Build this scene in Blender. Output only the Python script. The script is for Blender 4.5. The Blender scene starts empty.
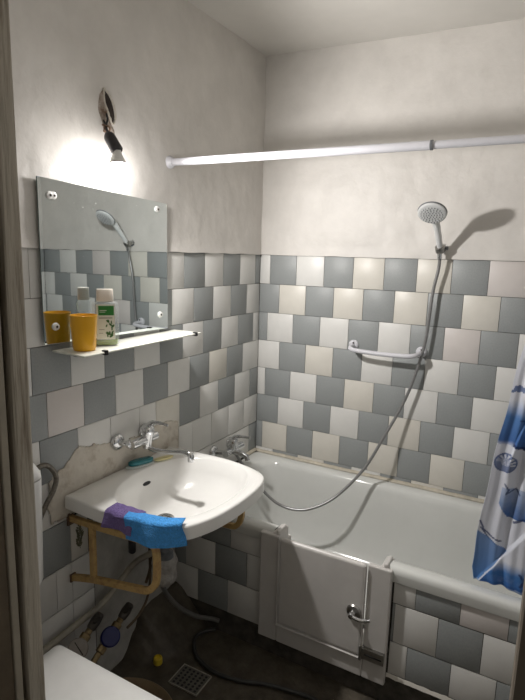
import bpy, bmesh, math, random
from mathutils import Vector, Matrix, noise
random.seed(7)
S = bpy.context.scene
COL = S.collection
PI = math.pi

# ------------------------------------------------------------------ camera
cam_d = bpy.data.cameras.new('camera')
cam_d.sensor_fit = 'VERTICAL'; cam_d.sensor_height = 36.0; cam_d.sensor_width = 27.0
cam_d.lens = 526.486 / 700 * 36.0
cam_d.clip_start = 0.02
cam = bpy.data.objects.new('camera', cam_d); COL.objects.link(cam)
RX = Vector((0.87332417, 0.4864221, 0.02642795))
RY = Vector((0.10863958, -0.14159289, -0.98394558))
RZ = Vector((-0.47487086, 0.86217457, -0.17650119))
cm = Matrix(((RX.x, -RY.x, -RZ.x, 1.37277), (RX.y, -RY.y, -RZ.y, -2.44374),
             (RX.z, -RY.z, -RZ.z, 1.62542), (0, 0, 0, 1)))
cam.matrix_world = cm
S.camera = cam

# ------------------------------------------------------------------ world, exposure
w = bpy.data.worlds.new('world'); S.world = w; w.use_nodes = True
w.node_tree.nodes['Background'].inputs[0].default_value = (1.0, 0.93, 0.82, 1)
w.node_tree.nodes['Background'].inputs[1].default_value = 0.05
S.view_settings.view_transform = 'Standard'
S.view_settings.look = 'None'
S.view_settings.gamma = 1.0
S.view_settings.use_curve_mapping = False
S.view_settings.exposure = 0.72
BULB_STRENGTH = 80.0
LAMP_WATTS = 34.0
BULB_COLOR = (1.0, 0.965, 0.935)

# ------------------------------------------------------------------ materials
MATS = {}
def mat(name, col, rough=0.5, metal=0.0, spec=0.5, noise_amt=0.0, noise_scale=30, bump=0.0, bump_scale=60,
        trans=0.0, ior=1.45, coat=0.0, col2=None, emis=None, estr=0.0, alpha=1.0, detail=4.0, sss=0.0, contrast=(0.35, 0.65)):
    if name in MATS: return MATS[name]
    m = bpy.data.materials.new(name); m.use_nodes = True
    nt = m.node_tree; b = nt.nodes['Principled BSDF']
    b.inputs['Base Color'].default_value = (*col, 1)
    b.inputs['Roughness'].default_value = rough
    b.inputs['Metallic'].default_value = metal
    b.inputs['Specular IOR Level'].default_value = spec
    b.inputs['IOR'].default_value = ior
    b.inputs['Transmission Weight'].default_value = trans
    b.inputs['Coat Weight'].default_value = coat
    b.inputs['Alpha'].default_value = alpha
    if emis:
        b.inputs['Emission Color'].default_value = (*emis, 1); b.inputs['Emission Strength'].default_value = estr
    tc = nt.nodes.new('ShaderNodeTexCoord')
    if noise_amt > 0 or col2:
        n = nt.nodes.new('ShaderNodeTexNoise'); n.inputs['Scale'].default_value = noise_scale
        n.inputs['Detail'].default_value = detail; n.inputs['Roughness'].default_value = 0.65
        nt.links.new(tc.outputs['Object'], n.inputs['Vector'])
        r = nt.nodes.new('ShaderNodeValToRGB')
        c2 = col2 if col2 else tuple(c * (1 - noise_amt) for c in col)
        r.color_ramp.elements[0].position = contrast[0]; r.color_ramp.elements[0].color = (*c2, 1)
        r.color_ramp.elements[1].position = contrast[1]; r.color_ramp.elements[1].color = (*col, 1)
        nt.links.new(n.outputs['Fac'], r.inputs['Fac'])
        nt.links.new(r.outputs['Color'], b.inputs['Base Color'])
    if bump > 0:
        n2 = nt.nodes.new('ShaderNodeTexNoise'); n2.inputs['Scale'].default_value = bump_scale
        n2.inputs['Detail'].default_value = 5
        nt.links.new(tc.outputs['Object'], n2.inputs['Vector'])
        bp = nt.nodes.new('ShaderNodeBump'); bp.inputs['Strength'].default_value = bump
        bp.inputs['Distance'].default_value = 0.01
        nt.links.new(n2.outputs['Fac'], bp.inputs['Height'])
        nt.links.new(bp.outputs['Normal'], b.inputs['Normal'])
    MATS[name] = m
    return m

PLASTER = mat('painted_plaster', (0.665, 0.64, 0.605), 0.5, noise_amt=0.13, noise_scale=5, bump=0.8, bump_scale=9, contrast=(0.3, 0.7))
CEIL = mat('ceiling_paint', (0.66, 0.64, 0.60), 0.8, noise_amt=0.06, noise_scale=3, bump=0.12, bump_scale=12)
LOWPL = mat('lower_wall_paint', (0.50, 0.49, 0.455), 0.75, noise_amt=0.25, noise_scale=14, bump=0.3, bump_scale=25)
T_WHITE = mat('tile_white', (0.70, 0.695, 0.67), 0.40, noise_amt=0.05, noise_scale=9, bump=0.05, bump_scale=14)
T_GREY = mat('tile_grey', (0.305, 0.322, 0.322), 0.45, noise_amt=0.10, noise_scale=160, bump=0.04, bump_scale=20)
T_CREAM = mat('tile_cream', (0.67, 0.645, 0.585), 0.40, noise_amt=0.06, noise_scale=9, bump=0.05, bump_scale=14)
T_PINK = mat('tile_pinkish', (0.64, 0.60, 0.575), 0.40, noise_amt=0.05, noise_scale=9, bump=0.05, bump_scale=14)
GROUT = mat('grout', (0.10, 0.09, 0.075), 0.9, noise_amt=0.5, noise_scale=20, bump=0.2)
MORTAR = mat('old_mortar', (0.56, 0.52, 0.455), 0.85, col2=(0.33, 0.275, 0.21), noise_scale=14, bump=0.4, bump_scale=40, detail=7, contrast=(0.28, 0.5))
FLOORM = mat('stained_floor', (0.125, 0.108, 0.080), 0.5, col2=(0.045, 0.037, 0.028), noise_scale=13, bump=0.5, bump_scale=30, detail=8, contrast=(0.3, 0.7))
ENAMEL = mat('bath_enamel', (0.68, 0.69, 0.665), 0.14, noise_amt=0.05, noise_scale=4, coat=0.3)
CERAMIC = mat('sink_ceramic', (0.79, 0.785, 0.76), 0.14, noise_amt=0.04, noise_scale=6, coat=0.3)
ACRYL = mat('door_acrylic', (0.62, 0.60, 0.575), 0.35, noise_amt=0.07, noise_scale=8)
WPLAST = mat('white_plastic', (0.78, 0.78, 0.76), 0.35, noise_amt=0.04, noise_scale=20)
RODM = mat('white_rod_paint', (0.62, 0.62, 0.66), 0.5, noise_amt=0.03, noise_scale=30)
CHROME = mat('chrome', (0.72, 0.73, 0.74), 0.13, metal=1.0, noise_amt=0.15, noise_scale=60)
DCHROME = mat('dull_steel', (0.42, 0.41, 0.39), 0.35, metal=1.0, noise_amt=0.3, noise_scale=40)
BLACK = mat('black_rubber_hole_shade', (0.018, 0.018, 0.02), 0.5, noise_amt=0.2)
DARK = mat('dark_parts_cavity_shade', (0.035, 0.025, 0.02), 0.9, noise_amt=0.5, noise_scale=50)
YELLOW = mat('yellow_plastic', (0.78, 0.40, 0.015), 0.28, noise_amt=0.05, noise_scale=12)
OCHRE = mat('ochre_painted_steel', (0.52, 0.35, 0.14), 0.5, col2=(0.32, 0.19, 0.08), noise_scale=35, bump=0.2, contrast=(0.3, 0.55))
WOODM = mat('weathered_frame', (0.46, 0.42, 0.35), 0.7, col2=(0.17, 0.13, 0.09), noise_scale=26, bump=0.6, bump_scale=40, detail=8, contrast=(0.34, 0.50))
JAMBP = mat('jamb_paint', (0.40, 0.36, 0.29), 0.55, noise_amt=0.2, noise_scale=10, bump=0.15)
JAMBD = mat('dark_jamb', (0.13, 0.10, 0.065), 0.6, noise_amt=0.35, noise_scale=12)
GREYPL = mat('grey_plastic', (0.16, 0.17, 0.18), 0.35, noise_amt=0.1)
HOSEM = mat('grey_hose', (0.30, 0.30, 0.30), 0.3, metal=0.55, noise_amt=0.1, noise_scale=90)
MIRROR = mat('mirror_glass', (0.62, 0.67, 0.675), 0.015, metal=1.0)
MEDGE = mat('mirror_edge', (0.10, 0.14, 0.13), 0.3)
BLUECL = mat('blue_microfibre', (0.08, 0.38, 0.88), 0.95, noise_amt=0.25, noise_scale=120, bump=0.9, bump_scale=260)
PURPCL = mat('purple_microfibre', (0.21, 0.15, 0.37), 0.95, noise_amt=0.25, noise_scale=120, bump=0.9, bump_scale=260)
TEAL = mat('teal_plastic', (0.01, 0.14, 0.16), 0.25, noise_amt=0.1)
SOAPM = mat('pale_yellow_soap', (0.62, 0.56, 0.30), 0.5, noise_amt=0.1)
GREENL = mat('label_green', (0.03, 0.20, 0.035), 0.5, noise_amt=0.05)
LEAFG = mat('leaf_print', (0.06, 0.16, 0.04), 0.5, noise_amt=0.4, noise_scale=300)
LABELW = mat('label_cream', (0.70, 0.70, 0.62), 0.5, noise_amt=0.03)
LIQ = mat('green_liquid', (0.20, 0.27, 0.02), 0.1, noise_amt=0.05)
CLEAR = mat('clear_plastic', (0.80, 0.84, 0.82), 0.12, alpha=0.24)
CAPM = mat('pale_cap', (0.80, 0.74, 0.66), 0.4, noise_amt=0.04)
BRASS = mat('tarnished_brass', (0.35, 0.27, 0.15), 0.4, metal=1.0, noise_amt=0.5, noise_scale=50)
BLUEP = mat('blue_plastic', (0.004, 0.010, 0.11), 0.35, noise_amt=0.1)
TANP = mat('tan_plastic', (0.27, 0.20, 0.12), 0.5, noise_amt=0.15)
PIPEW = mat('dirty_white_pipe', (0.42, 0.39, 0.32), 0.55, noise_amt=0.35, noise_scale=12)
BAGM = mat('plastic_wrap', (0.44, 0.42, 0.39), 0.35, noise_amt=0.25, noise_scale=30, bump=0.8, bump_scale=45)
SHELFM = mat('frosted_shelf_glass', (0.78, 0.79, 0.72), 0.3, col2=(0.64, 0.65, 0.58), noise_scale=30)
GLOW = mat('bulb_dome', (1, 1, 1), 0.4, emis=BULB_COLOR, estr=BULB_STRENGTH)
SCRATCH = mat('toothpaste_spot', (0.75, 0.76, 0.74), 0.7)
INK = mat('leaf_ink', (0.17, 0.165, 0.10), 0.5, noise_amt=0.3, noise_scale=90)

# the worn wood of the frame is streaked along its height
_nt = WOODM.node_tree; _mp = _nt.nodes.new('ShaderNodeMapping'); _mp.inputs['Scale'].default_value = (2.2, 2.2, 0.16)
_tc = [n for n in _nt.nodes if n.type == 'TEX_COORD'][0]
for _l in list(_nt.links):
    if _l.from_node == _tc: _t = _l.to_socket; _nt.links.remove(_l); _nt.links.new(_mp.outputs[0], _t)
_nt.links.new(_tc.outputs['Object'], _mp.inputs['Vector'])

# ------------------------------------------------------------------ mesh helpers
class MB:
    def __init__(s): s.v = []; s.f = []; s.m = []; s.cur = 0
    def box(s, lo, hi, mi=None, rot=None, pivot=None):
        n = len(s.v); x0, y0, z0 = lo; x1, y1, z1 = hi
        pts = [Vector(p) for p in ((x0,y0,z0),(x1,y0,z0),(x1,y1,z0),(x0,y1,z0),(x0,y0,z1),(x1,y0,z1),(x1,y1,z1),(x0,y1,z1))]
        if rot is not None:
            pv = Vector(pivot) if pivot else (Vector(lo) + Vector(hi)) / 2
            pts = [rot @ (p - pv) + pv for p in pts]
        s.v += pts
        for q in ((0,3,2,1),(4,5,6,7),(0,1,5,4),(1,2,6,5),(2,3,7,6),(3,0,4,7)):
            s.f.append([n + i for i in q]); s.m.append(s.cur if mi is None else mi)
        return s
    def rings(s, rings, cap0=True, cap1=True, mi=None, closed=True):
        n0 = len(s.v); k = len(rings[0]); mi = s.cur if mi is None else mi
        for r in rings: s.v += [Vector(p) for p in r]
        for i in range(len(rings) - 1):
            for j in range(k if closed else k - 1):
                a = n0 + i*k + j; b = n0 + i*k + (j+1) % k
                s.f.append([a, b, b + k, a + k]); s.m.append(mi)
        if cap0: s.f.append([n0 + j for j in range(k)][::-1]); s.m.append(mi)
        if cap1: s.f.append([n0 + (len(rings)-1)*k + j for j in range(k)]); s.m.append(mi)
        return s
    def tube(s, pts, r, seg=12, mi=None, caps=True, smooth=0):
        pts = [Vector(p) for p in pts]
        if smooth: pts = spline(pts, smooth)
        n = len(pts)
        rr = r if isinstance(r, (list, tuple)) else [r] * n
        if len(rr) != n: rr = [rr[min(len(rr)-1, int(i*len(rr)/n))] for i in range(n)]
        t0 = (pts[1] - pts[0]).normalized()
        up = Vector((0, 0, 1)) if abs(t0.z) < 0.9 else Vector((1, 0, 0))
        nrm = t0.cross(up).normalized(); R = []
        for i in range(n):
            t = (pts[min(i+1, n-1)] - pts[max(i-1, 0)]).normalized()
            nrm = (nrm - t * nrm.dot(t)).normalized(); bi = t.cross(nrm)
            R.append([pts[i] + (nrm*math.cos(2*PI*j/seg) + bi*math.sin(2*PI*j/seg)) * rr[i] for j in range(seg)])
        return s.rings(R, caps, caps, mi)
    def lathe(s, prof, org, axis=(0,0,1), seg=32, mi=None, sx=1.0, sy=1.0, xdir=None, caps=True):
        a = Vector(axis).normalized()
        x = Vector(xdir) if xdir else (Vector((1,0,0)) if abs(a.x) < 0.9 else Vector((0,1,0)))
        x = (x - a * x.dot(a)).normalized(); y = a.cross(x); o = Vector(org)
        R = [[o + a*h + (x*math.cos(2*PI*j/seg)*sx + y*math.sin(2*PI*j/seg)*sy) * max(r, 1e-5) for j in range(seg)] for r, h in prof]
        return s.rings(R, caps, caps, mi)
    def grid(s, fn, nu, nv, mi=None, mask=None, matfn=None):
        n0 = len(s.v)
        for j in range(nv + 1):
            for i in range(nu + 1): s.v.append(Vector(fn(i / nu, j / nv)))
        for j in range(nv):
            for i in range(nu):
                if mask and not mask((i+.5)/nu, (j+.5)/nv): continue
                a = n0 + j*(nu+1) + i
                s.f.append([a, a+1, a+nu+2, a+nu+1])
                s.m.append(matfn((i+.5)/nu, (j+.5)/nv) if matfn else (s.cur if mi is None else mi))
        return s
    def build(s, name, mats, parent=None, base=None, smooth=True, bevel=0.0, bseg=2, solid=0.0, sub=0, angle=40, weld=False, flat=None):
        if not isinstance(mats, (list, tuple)): mats = [mats]
        if parent is not None: off = WL[parent.name]
        elif base is not None: off = Vector(base)
        else:
            xs = [v.x for v in s.v]; ys = [v.y for v in s.v]; zs = [v.z for v in s.v]
            off = Vector(((min(xs)+max(xs))/2, (min(ys)+max(ys))/2, min(zs)))
        me = bpy.data.meshes.new(name)
        me.from_pydata([v - off for v in s.v], [], s.f)
        for m in mats: me.materials.append(m)
        for i, p in enumerate(me.polygons): p.material_index = s.m[i]; p.use_smooth = smooth and not (flat and s.m[i] in flat)
        bm = bmesh.new(); bm.from_mesh(me)
        if weld: bmesh.ops.remove_doubles(bm, verts=bm.verts, dist=1e-5)
        lv = [v for v in bm.verts if not v.link_faces]
        if lv: bmesh.ops.delete(bm, geom=lv, context='VERTS')
        bmesh.ops.recalc_face_normals(bm, faces=bm.faces)
        bm.to_mesh(me); bm.free()
        o = bpy.data.objects.new(name, me); COL.objects.link(o)
        if parent is not None: o.parent = parent
        else: o.location = off
        WL[o.name] = off
        if solid:
            q = o.modifiers.new('solid', 'SOLIDIFY'); q.thickness = solid; q.offset = 0
        if bevel:
            q = o.modifiers.new('bevel', 'BEVEL'); q.width = bevel; q.segments = bseg; q.limit_method = 'ANGLE'
            q.angle_limit = math.radians(35)
        if sub:
            q = o.modifiers.new('sub', 'SUBSURF'); q.levels = sub; q.render_levels = sub
        if smooth:
            try: me.set_sharp_from_angle(angle=math.radians(angle))
            except Exception: pass
        return o
WL = {}
def spline(p, n):
    out = []
    for i in range(len(p) - 1):
        a = p[max(i-1, 0)]; b = p[i]; c = p[i+1]; d = p[min(i+2, len(p)-1)]
        for k in range(n):
            t = k / n
            out.append(0.5*((2*b) + (c-a)*t + (2*a-5*b+4*c-d)*t*t + (3*b-a-3*c+d)*t**3))
    out.append(p[-1]); return out
def thing(name, label, cat, loc, group=None):
    o = bpy.data.objects.new(name, None); COL.objects.link(o)
    o.empty_display_size = 0.05; o.location = loc; o['label'] = label; o['category'] = cat
    if group: o['group'] = group
    WL[o.name] = Vector(loc); return o
def tag(o, label, cat, group=None, kind=None):
    o['label'] = label; o['category'] = cat
    if group: o['group'] = group
    if kind: o['kind'] = kind
    return o
def struct(o): o['kind'] = 'structure'; return o
def smoothstep(a, b, x):
    t = max(0.0, min(1.0, (x - a) / (b - a))); return t*t*(3-2*t)
def disc_seal(mb, c, n, r, t=0.002, mi=None, seg=20): mb.lathe([(r*0.98, 0), (r, t*0.4), (r*0.9, t)], c, n, seg, mi)

# ------------------------------------------------------------------ room shell
W_X = 1.72; D_Y = -2.0; ZT = 1.63; ZB = 0.0
def ceil_z(x): return 2.588 - 0.028 * x
def plaster_fn(world, flip=1):
    """thin painted plaster sheet in front of the masonry; world(u, z, d) places it"""
    def fn(u, z):
        n = noise.noise(Vector((u*2.3, z*2.3, 1.7*flip))) * 0.0035 + noise.noise(Vector((u*7, z*7, 4.1*flip))) * 0.0020
        d = 0.006 + n*1.9 + 0.0016*noise.noise(Vector((u*22, z*12, 9.0*flip)))
        if z < ZT + 0.035:
            k = (ZT + 0.035 - z) / 0.035
            d = d * (1-k) + (0.0095 + noise.noise(Vector((u*14, 0, 3*flip)))*0.003) * k
        return world(u, z, d)
    return fn
def plaster_sheet(mb, world, u0, u1, ztop, flip, nu=110, nz=70, mi=0):
    f = plaster_fn(world, flip)
    def g(a, b):
        u = u0 + (u1 - u0)*a; zt = ztop(u)
        zb = ZT + 0.0005 + noise.noise(Vector((u*9, 2.2, flip)))*0.004
        if b == 0: return world(u, zb - 0.001, -0.002)
        z = zb + (zt - zb) * max(0.0, (b - 1/nz) / (1 - 1/nz))
        return f(u, z)
    mb.grid(g, nu, nz, mi)

def tiles(mb, world, rows, jit=0.0004):
    """rows: (z_bottom, z_top, u_start, [joints], [colours], u_end)"""
    g = 0.0010
    for (zb, zt, js, cs) in rows:
        for (a, b), c in zip(zip(js[:-1], js[1:]), cs):
            if c == '-' or b - a < 0.004: continue
            mi = {'W': 1, 'G': 2, 'C': 3, 'P': 4}[c]
            ta = random.uniform(-1, 1)*jit*2; tb = random.uniform(-1, 1)*jit*2
            u0, u1, z0, z1 = a+g, b-g, zb+g, zt-g
            e = 0.0012
            ring = lambda uu0, uu1, zz0, zz1, d: [world(uu0, zz0, d-ta), world(uu1, zz0, d-ta+tb), world(uu1, zz1, d+ta+tb*.5), world(uu0, zz1, d+ta)]
            mb.rings([ring(u0, u1, z0, z1, -0.006), ring(u0, u1, z0, z1, -e*0.6), ring(u0+e, u1-e, z0+e, z1-e, 0)], False, True, mi)

def alt(first, n): return [('G' if (i % 2) == (0 if first == 'G' else 1) else 'W') for i in range(n)]
def mk(first, subs, n):
    c = alt(first, n)
    for k, v in subs.items(): c[k] = v
    return c
TM = [PLASTER, T_WHITE, T_GREY, T_CREAM, T_PINK, GROUT]

# back wall
def w_back(u, z, d): return (u, -d, z)
PB = 0.1509
def jrow(off, umax, pitch): 
    js = [0.0]; u = off
    while u < umax: js.append(u); u += pitch
    js.append(umax); return js
rowsB = []
specB = [(0.0595, 'W', {4: 'C', 6: 'C', 8: 'P'}), (0.117, 'G', {1: 'C', 3: 'C', 5: 'C', 7: 'C'}), (0.051, 'G', {7: 'P'}),
         (0.1283, 'W', {2: 'C', 6: 'W'}), (0.0462, 'W', {4: 'C'}), (0.1301, 'G', {5: 'C'}),
         (0.0372, 'G', {1: 'C', 3: 'C', 5: 'C', 7: 'C'}), (0.107, 'W', {2: 'C', 6: 'C'})]
for k, (off, first, subs) in enumerate(specB):
    js = jrow(off, W_X, PB); c = mk(first, subs, len(js)-1)
    rowsB.append((max(ZT - 0.15*(k+1), 0.50), ZT - 0.15*k, js, c))
mb = MB()
mb.box((-0.12, 0.006, -0.05), (W_X+0.12, 0.12, 2.65), 5)
plaster_sheet(mb, w_back, 0, W_X, ceil_z, 1)
tiles(mb, w_back, rowsB)
struct(mb.build('wall_back', TM, flat=(1,2,3,4), base=(0.75, 0, 0)))

# left wall
def w_left(u, z, d): return (d, -u, z)
rowsL = []
specL = [(0.0502, 'G', {10: 'W'}), (0.1319, 'W', {9: 'W'}), (0.0597, 'W', {}), (0.1598, 'W', {2: 'C', 8: 'P'})]
for k, (off, first, subs) in enumerate(specL):
    js = jrow(off, 1.99, 0.15); c = mk(first, subs, len(js)-1)
    rowsL.append((ZT - 0.15*(k+1), ZT - 0.15*k, js, c))
rowsL.append((0.88, 1.03, [0, 0.0827, 0.2327, 0.3827, 0.5327, 0.6827, 0.837, 0.935, 1.088, 1.241, 1.394, 1.55, 1.70, 1.85, 1.99],
              ['G','W','G','W','G','C','W','W','W','G','W','G','W','G']))
rowsL.append((0.73, 0.88, [0, 0.138, 0.288, 0.438, 0.588, 0.69, 0.84, 0.99, 1.14, 1.29, 1.44, 1.59, 1.74, 1.89, 1.99],
              ['W','W','W','W','W','-','-','-','-','W','G','W','G','W']))
rowsL.append((0.58, 0.73, [0, 0.08, 0.23, 0.38, 0.53, 0.70, 0.85, 0.99, 1.10, 1.212, 1.288, 1.436, 1.586, 1.736, 1.99],
              ['G','W','W','W','W','-','-','-','-','C','G','W','G','W']))
rowsL[-2] = (0.722, 0.88, rowsL[-2][2], rowsL[-2][3])
rowsL[-1] = (0.556, 0.72, rowsL[-1][2], rowsL[-1][3])
rowsL.append((0.403, 0.554, [1.19, 1.288, 1.355, 1.505, 1.655, 1.805, 1.99], ['W','W','W','G','W','G']))
rowsL.append((0.252, 0.401, [1.19, 1.29, 1.44, 1.59, 1.74, 1.99], ['W','W','W','G','W']))
rowsL.append((0.10, 0.25, [1.19, 1.36, 1.51, 1.66, 1.81, 1.99], ['W','G','W','G','W']))
mb = MB()
mb.box((-0.12, -2.12, -0.05), (-0.006, 0.12, 2.65), 5)
plaster_sheet(mb, w_left, 0, 2.0, lambda u: ceil_z(0), -1, nu=160)
tiles(mb, w_left, rowsL)
# smooth painted lower part beside the bath
mb.grid(lambda a, b: w_left(0.715 + 0.475*a, -0.01 + 0.74*b, 0.001 + 0.003*noise.noise(Vector((a*4, b*5, 0)))), 30, 40, 6)
wl = struct(mb.build('wall_left', TM + [LOWPL], flat=(1,2,3,4), base=(0, -1, 0)))
# crumbling mortar patch around the sink
top_pts = [(0.60, 0.80), (0.69, 0.90), (0.715, 0.915), (0.80, 0.93), (0.87, 0.925), (0.95, 0.915), (1.05, 0.918), (1.12, 0.935), (1.20, 0.955), (1.245, 0.965), (1.262, 0.945), (1.30, 0.915), (1.34, 0.905), (1.365, 0.885), (1.395, 0.84), (1.45, 0.80)]
def lerp_pts(p, x):
    if x <= p[0][0]: return p[0][1]
    for (a, b), (c, d) in zip(p[:-1], p[1:]):
        if x <= c: return b + (d-b)*(x-a)/(c-a)
    return p[-1][1]
def pm(a, b):
    u = 0.62 + 0.80*a; z = 0.68 + 0.30*b
    n = noise.noise(Vector((u*22, z*22, 0)))*0.010 + noise.noise(Vector((u*60, z*60, 5)))*0.004
    if z > lerp_pts(top_pts, u) + n: return False
    if u > 1.372 + n: return False
    if u < 0.70 + n*0.6: return False
    if z < 0.735 + n: return False
    return True
mb = MB()
def pf(a, b):
    u = 0.62 + 0.80*a; z = 0.68 + 0.30*b
    e = lerp_pts(top_pts, u) - z
    d = 0.0015 + 0.004*smoothstep(0, 0.025, e) + 0.002*noise.noise(Vector((u*30, z*30, 2)))
    return w_left(u, z, d)
mb.grid(pf, 160, 60, mask=pm)
mb.build('mortar_patch', MORTAR, parent=wl, solid=0.003)
# floral tile print (leaves) on the cream tile under the sink
mb = MB()
random.seed(3)
for i in range(22):
    k_ = i // 2; z = 0.600 + k_*0.0075; sd0 = 1 if i % 2 else -1
    an = PI/2 - sd0*random.uniform(0.5, 1.1); L = 0.011 - abs(k_-4)*0.0007; wd = L*0.42
    u = 1.251 + 0.004*math.sin(k_) + sd0*L*0.75; z += L*0.4
    c, s_ = math.cos(an), math.sin(an)
    pts = []
    for t in range(8):
        q = 2*PI*t/8; a_, b_ = math.cos(q)*L, math.sin(q)*wd*abs(math.sin(q/1))**0.3
        pts.append((u + a_*c - b_*s_, z + a_*s_ + b_*c))
    mb.rings([[w_left(p, q, 0.0002) for p, q in pts], [w_left(p, q, 0.0009) for p, q in pts]], False, True)
mb.tube([w_left(1.25, 0.59, 0.001), w_left(1.255, 0.63, 0.001), w_left(1.245, 0.68, 0.001)], 0.0012, 6, smooth=4)
mb.build('tile_flower_print', INK, parent=wl)
# right wall
def w_right(u, z, d): return (W_X - d, -u, z)
rowsR = []
for k in range(8):
    js = jrow([0.05, 0.12][k % 2], 1.99, 0.15); rowsR.append((max(ZT-0.15*(k+1), 0.5), ZT-0.15*k, js, mk('GWWG'[k % 4], {}, len(js)-1)))
mb = MB(); mb.box((W_X+0.006, -2.12, -0.05), (W_X+0.12, 0.12, 2.65), 5)
plaster_sheet(mb, w_right, 0, 2.0, lambda u: ceil_z(W_X), 5, nu=60)
mb.grid(lambda a, b: w_right(2.0*a, -0.01+0.54*b, 0.0), 4, 4, 0)
tiles(mb, w_right, rowsR)
struct(mb.build('wall_right', TM, flat=(1,2,3,4), base=(W_X, -1, 0)))
# front wall with the door opening the photo looks through
mb = MB(); DX0, DX1 = 0.735, 1.42
mb.box((-0.006, -2.12, -0.01), (DX0, -2.0, 2.60)); mb.box((DX1, -2.12, -0.01), (W_X, -2.0, 2.60)); mb.box((DX0, -2.12, 2.06), (DX1, -2.0, 2.60))
struct(mb.build('wall_front', PLASTER, base=(0.76, -2.06, 0), smooth=False))
# ceiling, floor
mb = MB()
mb.rings([[(-0.1, -2.12, ceil_z(-0.1)), (W_X+0.1, -2.12, ceil_z(W_X+0.1)), (W_X+0.1, 0.1, ceil_z(W_X+0.1)), (-0.1, 0.1, ceil_z(-0.1))],
          [(-0.1, -2.12, 2.72), (W_X+0.1, -2.12, 2.72), (W_X+0.1, 0.1, 2.72), (-0.1, 0.1, 2.72)]])
struct(mb.build('ceiling', CEIL, base=(0.76, -1, 2.58), smooth=False))
mb = MB()
def floor_h(x, y):
    h = 0.002*noise.noise(Vector((x*9, y*9, 0))) + 0.0015*noise.noise(Vector((x*30, y*30, 3)))
    # dark mound of cement against the left wall and the corner
    ed = 0.10 + 0.10*smoothstep(-1.10, -0.90, y)
    m = smoothstep(ed, 0.0, x) * smoothstep(-1.065, -0.94 + 0.03*noise.noise(Vector((y*30, 0, 0))), y)
    h += 0.155*m + 0.010*m*noise.noise(Vector((x*20, y*20, 8)))
    if 0.225 < x < 0.385 and -1.065 < y < -0.94: h = min(h, -0.001)
    return h
mb.grid(lambda a, b: (-0.01 + 1.54*a, -2.12 + 2.12*b, floor_h(-0.01+1.54*a, -2.12+2.12*b)), 190, 240)
mb.box((-0.1, -2.12, -0.06), (W_X+0.1, 0.1, -0.012))
struct(mb.build('floor', FLOORM, base=(0.76, -1, 0)))

# door frame seen edge-on at both sides of the picture
mb = MB(); 
def jamb(mb, x0, x1, sgn):
    pass
dj = MB()
# left jamb: worn inner lining, dark groove, painted stop, dark outer lining (all real steps of the frame)
fr = bpy.data.objects.new('door_1', None); COL.objects.link(fr); fr.location = (1.08, -2.05, 0); fr['kind'] = 'structure'; WL['door_1'] = Vector((1.08, -2.05, 0))
mb = MB(); mb.box((0.72, -2.0225, 0), (0.773, -1.995, 2.06)); mb.build('worn_lining', WOODM, fr, bevel=0.004, smooth=False)
mb = MB(); mb.box((0.72, -2.031, 0), (0.762, -2.0225, 2.06)); mb.box((0.72, -2.14, 0), (0.770, -2.0425, 2.06)); mb.build('dark_jamb', JAMBD, fr, bevel=0.002, smooth=False)
mb = MB(); mb.box((0.72, -2.0425, 0), (0.7725, -2.031, 2.06)); mb.build('door_stop', JAMBP, fr, bevel=0.002, smooth=False)
mb = MB(); mb.box((1.3755, -2.14, 0), (1.44, -1.998, 2.06)); mb.build('dark_jamb', mat('hall_lit_jamb', (0.24, 0.20, 0.155), 0.6, noise_amt=0.3, noise_scale=12), fr, bevel=0.004, smooth=False)  # right jamb: hallway light is put into its lighter brown
mb = MB(); mb.box((0.72, -2.14, 2.0), (1.44, -1.998, 2.07)); mb.build('door_header', JAMBP, fr, bevel=0.004, smooth=False)

# tiled bath apron
def w_apr(u, z, d): return (u, -0.72 - d, z)
mb = MB()
mb.box((0.0, -0.716, 0.0), (0.452, -0.70, 0.495), 5); mb.box((0.978, -0.716, 0.0), (1.72, -0.70, 0.495), 5)
mb.box((0.452, -0.716, 0.0), (0.978, -0.70, 0.17), 5)
ra = [(0.415, 0.495, [0.003, 0.145, 0.295, 0.448], ['W','G','W']), (0.262, 0.413, [0.003, 0.062, 0.219, 0.376, 0.448], ['G','W','G','W']),
      (0.108, 0.260, [0.003, 0.128, 0.284, 0.440, 0.448], ['W','G','W','G']),
      (0.415, 0.495, [0.983, 1.061, 1.209, 1.358, 1.508, 1.715], ['W','G','P','G','W']), (0.262, 0.413, [0.983, 0.992, 1.143, 1.287, 1.437, 1.587, 1.715], ['G','W','G','W','G','W']),
      (0.130, 0.260, [0.983, 1.047, 1.197, 1.342, 1.492, 1.642, 1.715], ['W','G','W','G','W','G'])]
tiles(mb, w_apr, ra)
mb.grid(lambda a, b: (1.715 - 0.735*a, -0.722-0.006*b, 0.131 - 0.014*b + 0.004*noise.noise(Vector((a*30, 0, b)))), 60, 1, 3)
struct(mb.build('wall_bath_apron', TM, flat=(1,2,3,4), base=(0.76, -0.71, 0)))

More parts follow.
